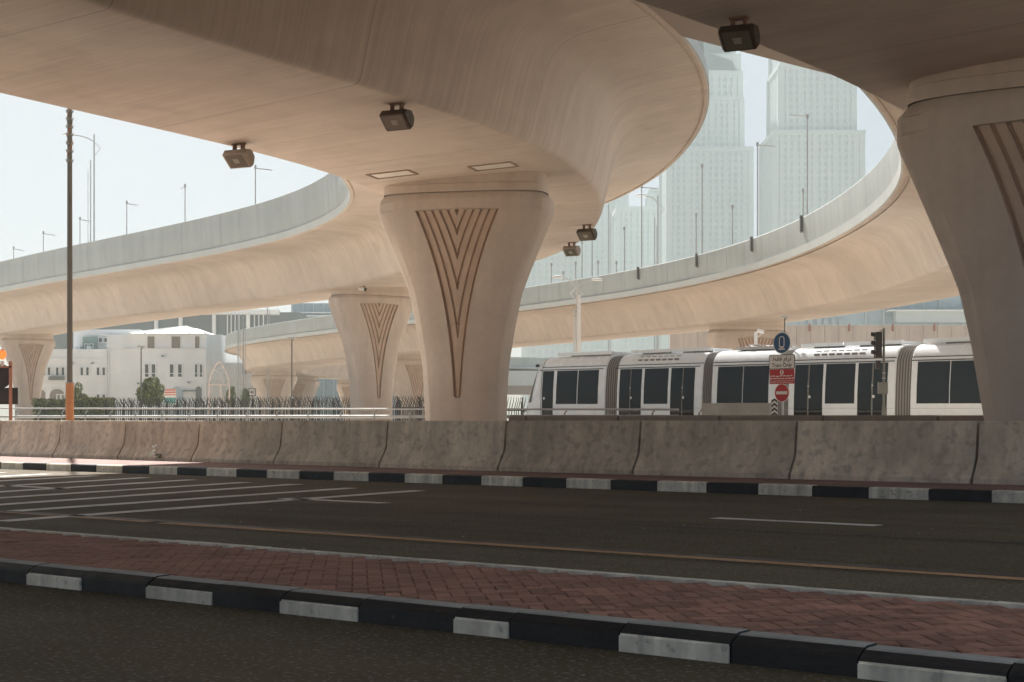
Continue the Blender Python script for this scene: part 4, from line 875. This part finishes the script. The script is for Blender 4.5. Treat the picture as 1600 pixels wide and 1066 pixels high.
for a in (1080, 1320, 1560): MB().box((fx(a), 4.5, fz(575)/2-1), (2.2, 2, fz(575)+1)).build('pier', M['pier'], fo)
# low ramp beyond the tram nose
Yr = 215.; kr = Yr/F; lr = thing('low_ramp', 'low pale ramp glimpsed between central pier and tram nose', 'viaduct', (0, Yr, 0)); rx_ = lambda px: (px-800)*kr; rz2 = lambda py: EYE+(HOR-py)*kr
MB().box(((rx_(600)+rx_(1000))/2, 3, (rz2(603)+rz2(616))/2), (rx_(1000)-rx_(600), 8, 13*kr)).build('deck', M['deckB'], lr); MB().box(((rx_(600)+rx_(1000))/2, -1.1, (rz2(580)+rz2(603))/2), (rx_(1000)-rx_(600), .4, 23*kr)).build('parapet', M['fascia'], lr)
for a in (640, 760, 900): MB().box((rx_(a), 3, rz2(610)/2), (2, 1.6, rz2(612))).build('pier', M['pier'], lr)
# ------------------------------------------------------------------ poles on the decks
def slim_pole(D, off, vt, px, ytop, s0, s1, label, arm=0, group=None, armup=4):
    S = D.find(px, off, vt, s0, s1); p = D.pt(S, off, vt)[0]; Y = p[1]; k = Y/F; h = pix(0, ytop, Y).z-p[2]
    r = thing('lighting_pole', label, 'pole', p, 0, group)
    MB().cyl((0, 0, 0), (0, 0, h), .05, .035, 6).build('pole', M['pole_mid'], r, 40); MB().cyl((0, 0, h-.1), (0, 0, h+.15), .08, n=6).build('pole_cap', M['pole_mid'], r)
    if arm: MB().tube([(0, 0, h-armup*k*.3), (arm*k, 0, h-armup*k)], .035, 5).build('arm', M['pole_pale'], r)
for i, (px, yt, arm) in enumerate(((21, 388, 16), (68, 364, 18), (125, 342, 15), (197.5, 317, 17), (289, 291, -7), (398, 262, 26))):
    slim_pole(A, 5.6, 2.75, px, yt, 95, A.L-3, ORD[i]+' slender pole from the left, above the left parapet', arm, 'slender poles above the left parapet')
RP = [(821, 435, 0), (862, 414, 0), (880, 427, 0), (899, 412, 0), (909, 380, 0), (925, 372, 0), (935, 410, 0), (963.5, 411, 0), (975, 358, 0), (1003, 292, 24), (1087, 337, 0), (1097, 260, 0), (1144, 324, 0), (1184, 226, 28), (1261, 183, -29)]
for i, (px, yt, arm) in enumerate(RP):
    slim_pole(Bk, 4.9, 2.3, px, yt, 85, 190, ORD[i]+' slender pole from the left, behind the right ramp parapet', arm, 'slender poles behind the right parapet', -4 if arm < 0 else 3)
slim_pole(Bk, 4.9, 2.3, 1255, 299, 85, 190, 'short slender pole just right of the tall pole before the right skyscraper', 0, 'slender poles behind the right parapet')
S = None
for i, (px, yt) in enumerate(((997, 420), (1088, 398), (1174, 374), (1252, 345))):
    S = Bk.find(px, -5.262, 3.5, 75, 170); p = Bk.pt(S, -5.30, 3.05)[0]; r = thing('parapet_stub', ORD[i]+' short dark stub on the right ramp parapet, counted from the left', 'stub post', p, heading_rz(Bk, S), 'stubs on the right ramp parapet')
    MB().box((0, 0, .28), (.12, .12, .72)).build('stub', M['pole_grey'], r); MB().box((0, 0, -.1), (.16, .16, .05)).build('stub_bracket', M['steel'], r)
# ------------------------------------------------------------------ ornamental street lamps
def street_lamp(px, ytop, ybase, Y, label, arms, m, pillar=True):
    k = Y/F; b = pix(px, 650, Y); r = thing('street_lamp', label, 'street lamp', (b.x, b.y, 0)); z = lambda y: pix(0, y, Y).z
    mb = MB().cyl((0, 0, 0), (0, 0, z(ytop)), 1.6*k, 1.1*k, 8)
    mb.build('pole', m, r, 40)
    if pillar: MB().cyl((-3.5*k, 0, 0), (-3.5*k, 0, z(ytop+46)), 1.6*k, n=8).build('side_pole', m, r); MB().box((3.6*k, 0, z(ytop+24)/2), (5.5*k, 4*k, z(ytop+24))).build('side_pillar', M['bwhite'], r)
    for sgn, reach, dy in arms:
        pts = [(0, 0, z(ytop+12)), (sgn*reach*.3*k, 0, z(ytop+6)), (sgn*reach*.65*k, 0, z(ytop+dy+1.5)), (sgn*reach*k, 0, z(ytop+dy))]
        MB().tube(pts, .8*k, 6).build('arm', m, r, 40); MB().tube([(0, 0, z(ytop+12)), (-sgn*10*k, 0, z(ytop+22)), (0, 0, z(ytop+34))], .6*k, 5).build('scroll_brace', m, r)
        hd_ = MB(); c = Vector((sgn*(reach+7)*k, 0, z(ytop+dy)+.2*k)); rows = [[(c.x+9*k*math.cos(t), 3*k*math.sin(t)*math.cos(a), c.z+(3.4*k if math.sin(a) > 0 else 1.2*k)*math.sin(t)*math.sin(a)) for a in np.linspace(0, 6.283, 13)[:-1]] for t in np.linspace(.03, 3.11, 10)]
        hd_.grid(rows, closed=True); hd_.build('lamp_head', M['bwhite'], r, 60)
    if pillar:
        for i in range(18):
            a = rng.uniform(0, 6.28); zz_ = z(ytop+46+rng.uniform(-4, 14)); MB().tube([(math.cos(a)*3*k-1*k, -1*k, zz_), (math.cos(a+1)*3*k-1*k, -1.4*k, zz_+1.3*k)], .5*k, 4).build('scroll', M['bellows'], r)
street_lamp(901, 437, 548, 84, 'ornamental double-armed white street lamp left of the tram front', [(-1, 22, -3), (1, 25, 1)], M['pole_white'])
street_lamp(1028, 305, 412, 210, 'tall single-armed street lamp in front of the skyscrapers', [(-1, 20, 1)], M['pole_pale'], False)
street_lamp(147, 210, 372, 190, 'tall single-armed street lamp beyond the left ramp', [(-1, 34, 1)], M['pole_pale'], False)
for px, yt, Y, lb in ((141.5, 250, 200, 'thin twin mast beside the lamp beyond the left ramp'), (951, 318, 230, 'twin pale mast right of the viaduct edge before the skyscrapers'), (372, 492, 150, 'left pale mast in front of the ramp bend'), (380, 494, 152, 'right pale mast in front of the ramp bend'), (418, 478, 160, 'short pale blue post on the ramp bend'), (1023, 340, 215, 'thin mast beside the tall single-armed street lamp')):
    k = Y/F; b = pix(px, 650, Y); r = thing('slender_mast', lb, 'mast', (b.x, b.y, 0)); h = pix(0, yt, Y).z
    MB().cyl((0, 0, 0), (0, 0, h), 1.1*k, .9*k, 8).build('mast', M['pole_pale'], r, 40); MB().cyl((-4*k if px < 200 else 3*k, 0, 0), (-4*k if px < 200 else 3*k, 0, h*.96), .5*k, n=6).build('side_rod', M['pole_pale'], r)
    for f_ in (.4, .7, .93): MB().box((-1*k, 0, h*f_), (7*k, .6*k, .6*k)).build('tie', M['pole_pale'], r)
# ------------------------------------------------------------------ skyscrapers in the haze
def tower(cx, wpx, ybody, tiers, Y, label, crown=False, rz=.25):
    k = Y/F; b = pix(cx, 650, Y); r = thing('skyscraper', label, 'skyscraper', (b.x, b.y, 0), 0); z = lambda y: pix(0, y, Y).z
    fl = 3.7; zlow = 0
    for ti, (wp_, yt) in enumerate(tiers):
        wd = wp_*k; z1 = z(yt); z0 = zlow
        mb = MB().box((0, 0, (z0+z1)/2), (wd-1.2, wd-1.2, z1-z0)); mb.build('glazed_core', M['tower_glass'], r)
        pr = MB(); nb = int(wd/3.4)
        for i in range(nb+1):
            x = -wd/2+wd*i/nb; ww = 1.9 if i % 3 else 2.9
            for (X1, Y1) in ((x, -wd/2+.4), (x, wd/2-.4), (-wd/2+.4, x), (wd/2-.4, x)): pr.box((X1, Y1, (z0+z1)/2), (ww if abs(Y1) > wd/2-.5 else .9, .9 if abs(Y1) > wd/2-.5 else ww, z1-z0))
        tag(pr.build('facade_piers', M['tower'], r), kind='stuff')
        fb = MB(); zz = z0+fl
        while zz < z1: fb.box((0, 0, zz), (wd-.25, wd-.25, 1.5)); zz += fl
        tag(fb.build('floor_bands', M['tower'], r), kind='stuff')
        MB().box((0, 0, z1+.6), (wd+2.2 if ti == 0 else wd+1.4, wd+2.2 if ti == 0 else wd+1.4, 2.4)).build('cornice', M['tower'], r); zlow = z1+1.8
    if crown:
        wd = tiers[-1][0]*k; z0 = zlow
        for i in range(5):
            s = wd*(1-.13*i-.02*i*i); MB().box((0, 0, z0+5+i*9), (s, s, 9)).build('crown_tier', M['tower'], r)
            for sd in (-1, 1): MB().prism([(-s*.42, 0), (s*.42, 0), (s*.36, 5), (0, 9.5), (-s*.36, 5)], (0, -s/2-.5, z0+i*9), X_, Z_, Yn, 1.).build('crown_arch', M['tower_glass' if i % 2 else 'tower'], r)
        MB().cyl((0, 0, z0+45), (0, 0, z0+85), 4, .3, 8).build('spire', M['tower'], r)
    return r
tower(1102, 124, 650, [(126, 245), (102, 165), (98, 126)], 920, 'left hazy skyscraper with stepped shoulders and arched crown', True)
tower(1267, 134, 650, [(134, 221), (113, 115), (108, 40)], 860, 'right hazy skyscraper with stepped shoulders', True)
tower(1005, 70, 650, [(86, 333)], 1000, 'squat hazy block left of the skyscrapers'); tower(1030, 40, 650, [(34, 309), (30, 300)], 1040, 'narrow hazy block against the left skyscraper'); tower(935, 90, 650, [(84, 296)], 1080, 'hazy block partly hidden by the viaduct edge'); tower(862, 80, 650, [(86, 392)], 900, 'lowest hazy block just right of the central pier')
# ------------------------------------------------------------------ haze
hz_ = MB().box((0, 520, 170), (1900, 1460, 342.4)).build('haze', []); hz_['kind'] = 'stuff'; hz_['label'] = 'pale dusty haze hanging over the whole place'
vm = bpy.data.materials.new('haze'); vm.use_nodes = True; t = vm.node_tree; t.nodes.clear(); out = t.nodes.new('ShaderNodeOutputMaterial'); pv = t.nodes.new('ShaderNodeVolumePrincipled')
pv.inputs['Density'].default_value = HAZE; pv.inputs['Color'].default_value = (.40, .475, .485, 1); pv.inputs['Anisotropy'].default_value = .05
t.links.new(pv.outputs[0], out.inputs['Volume']); hz_.data.materials.append(vm)
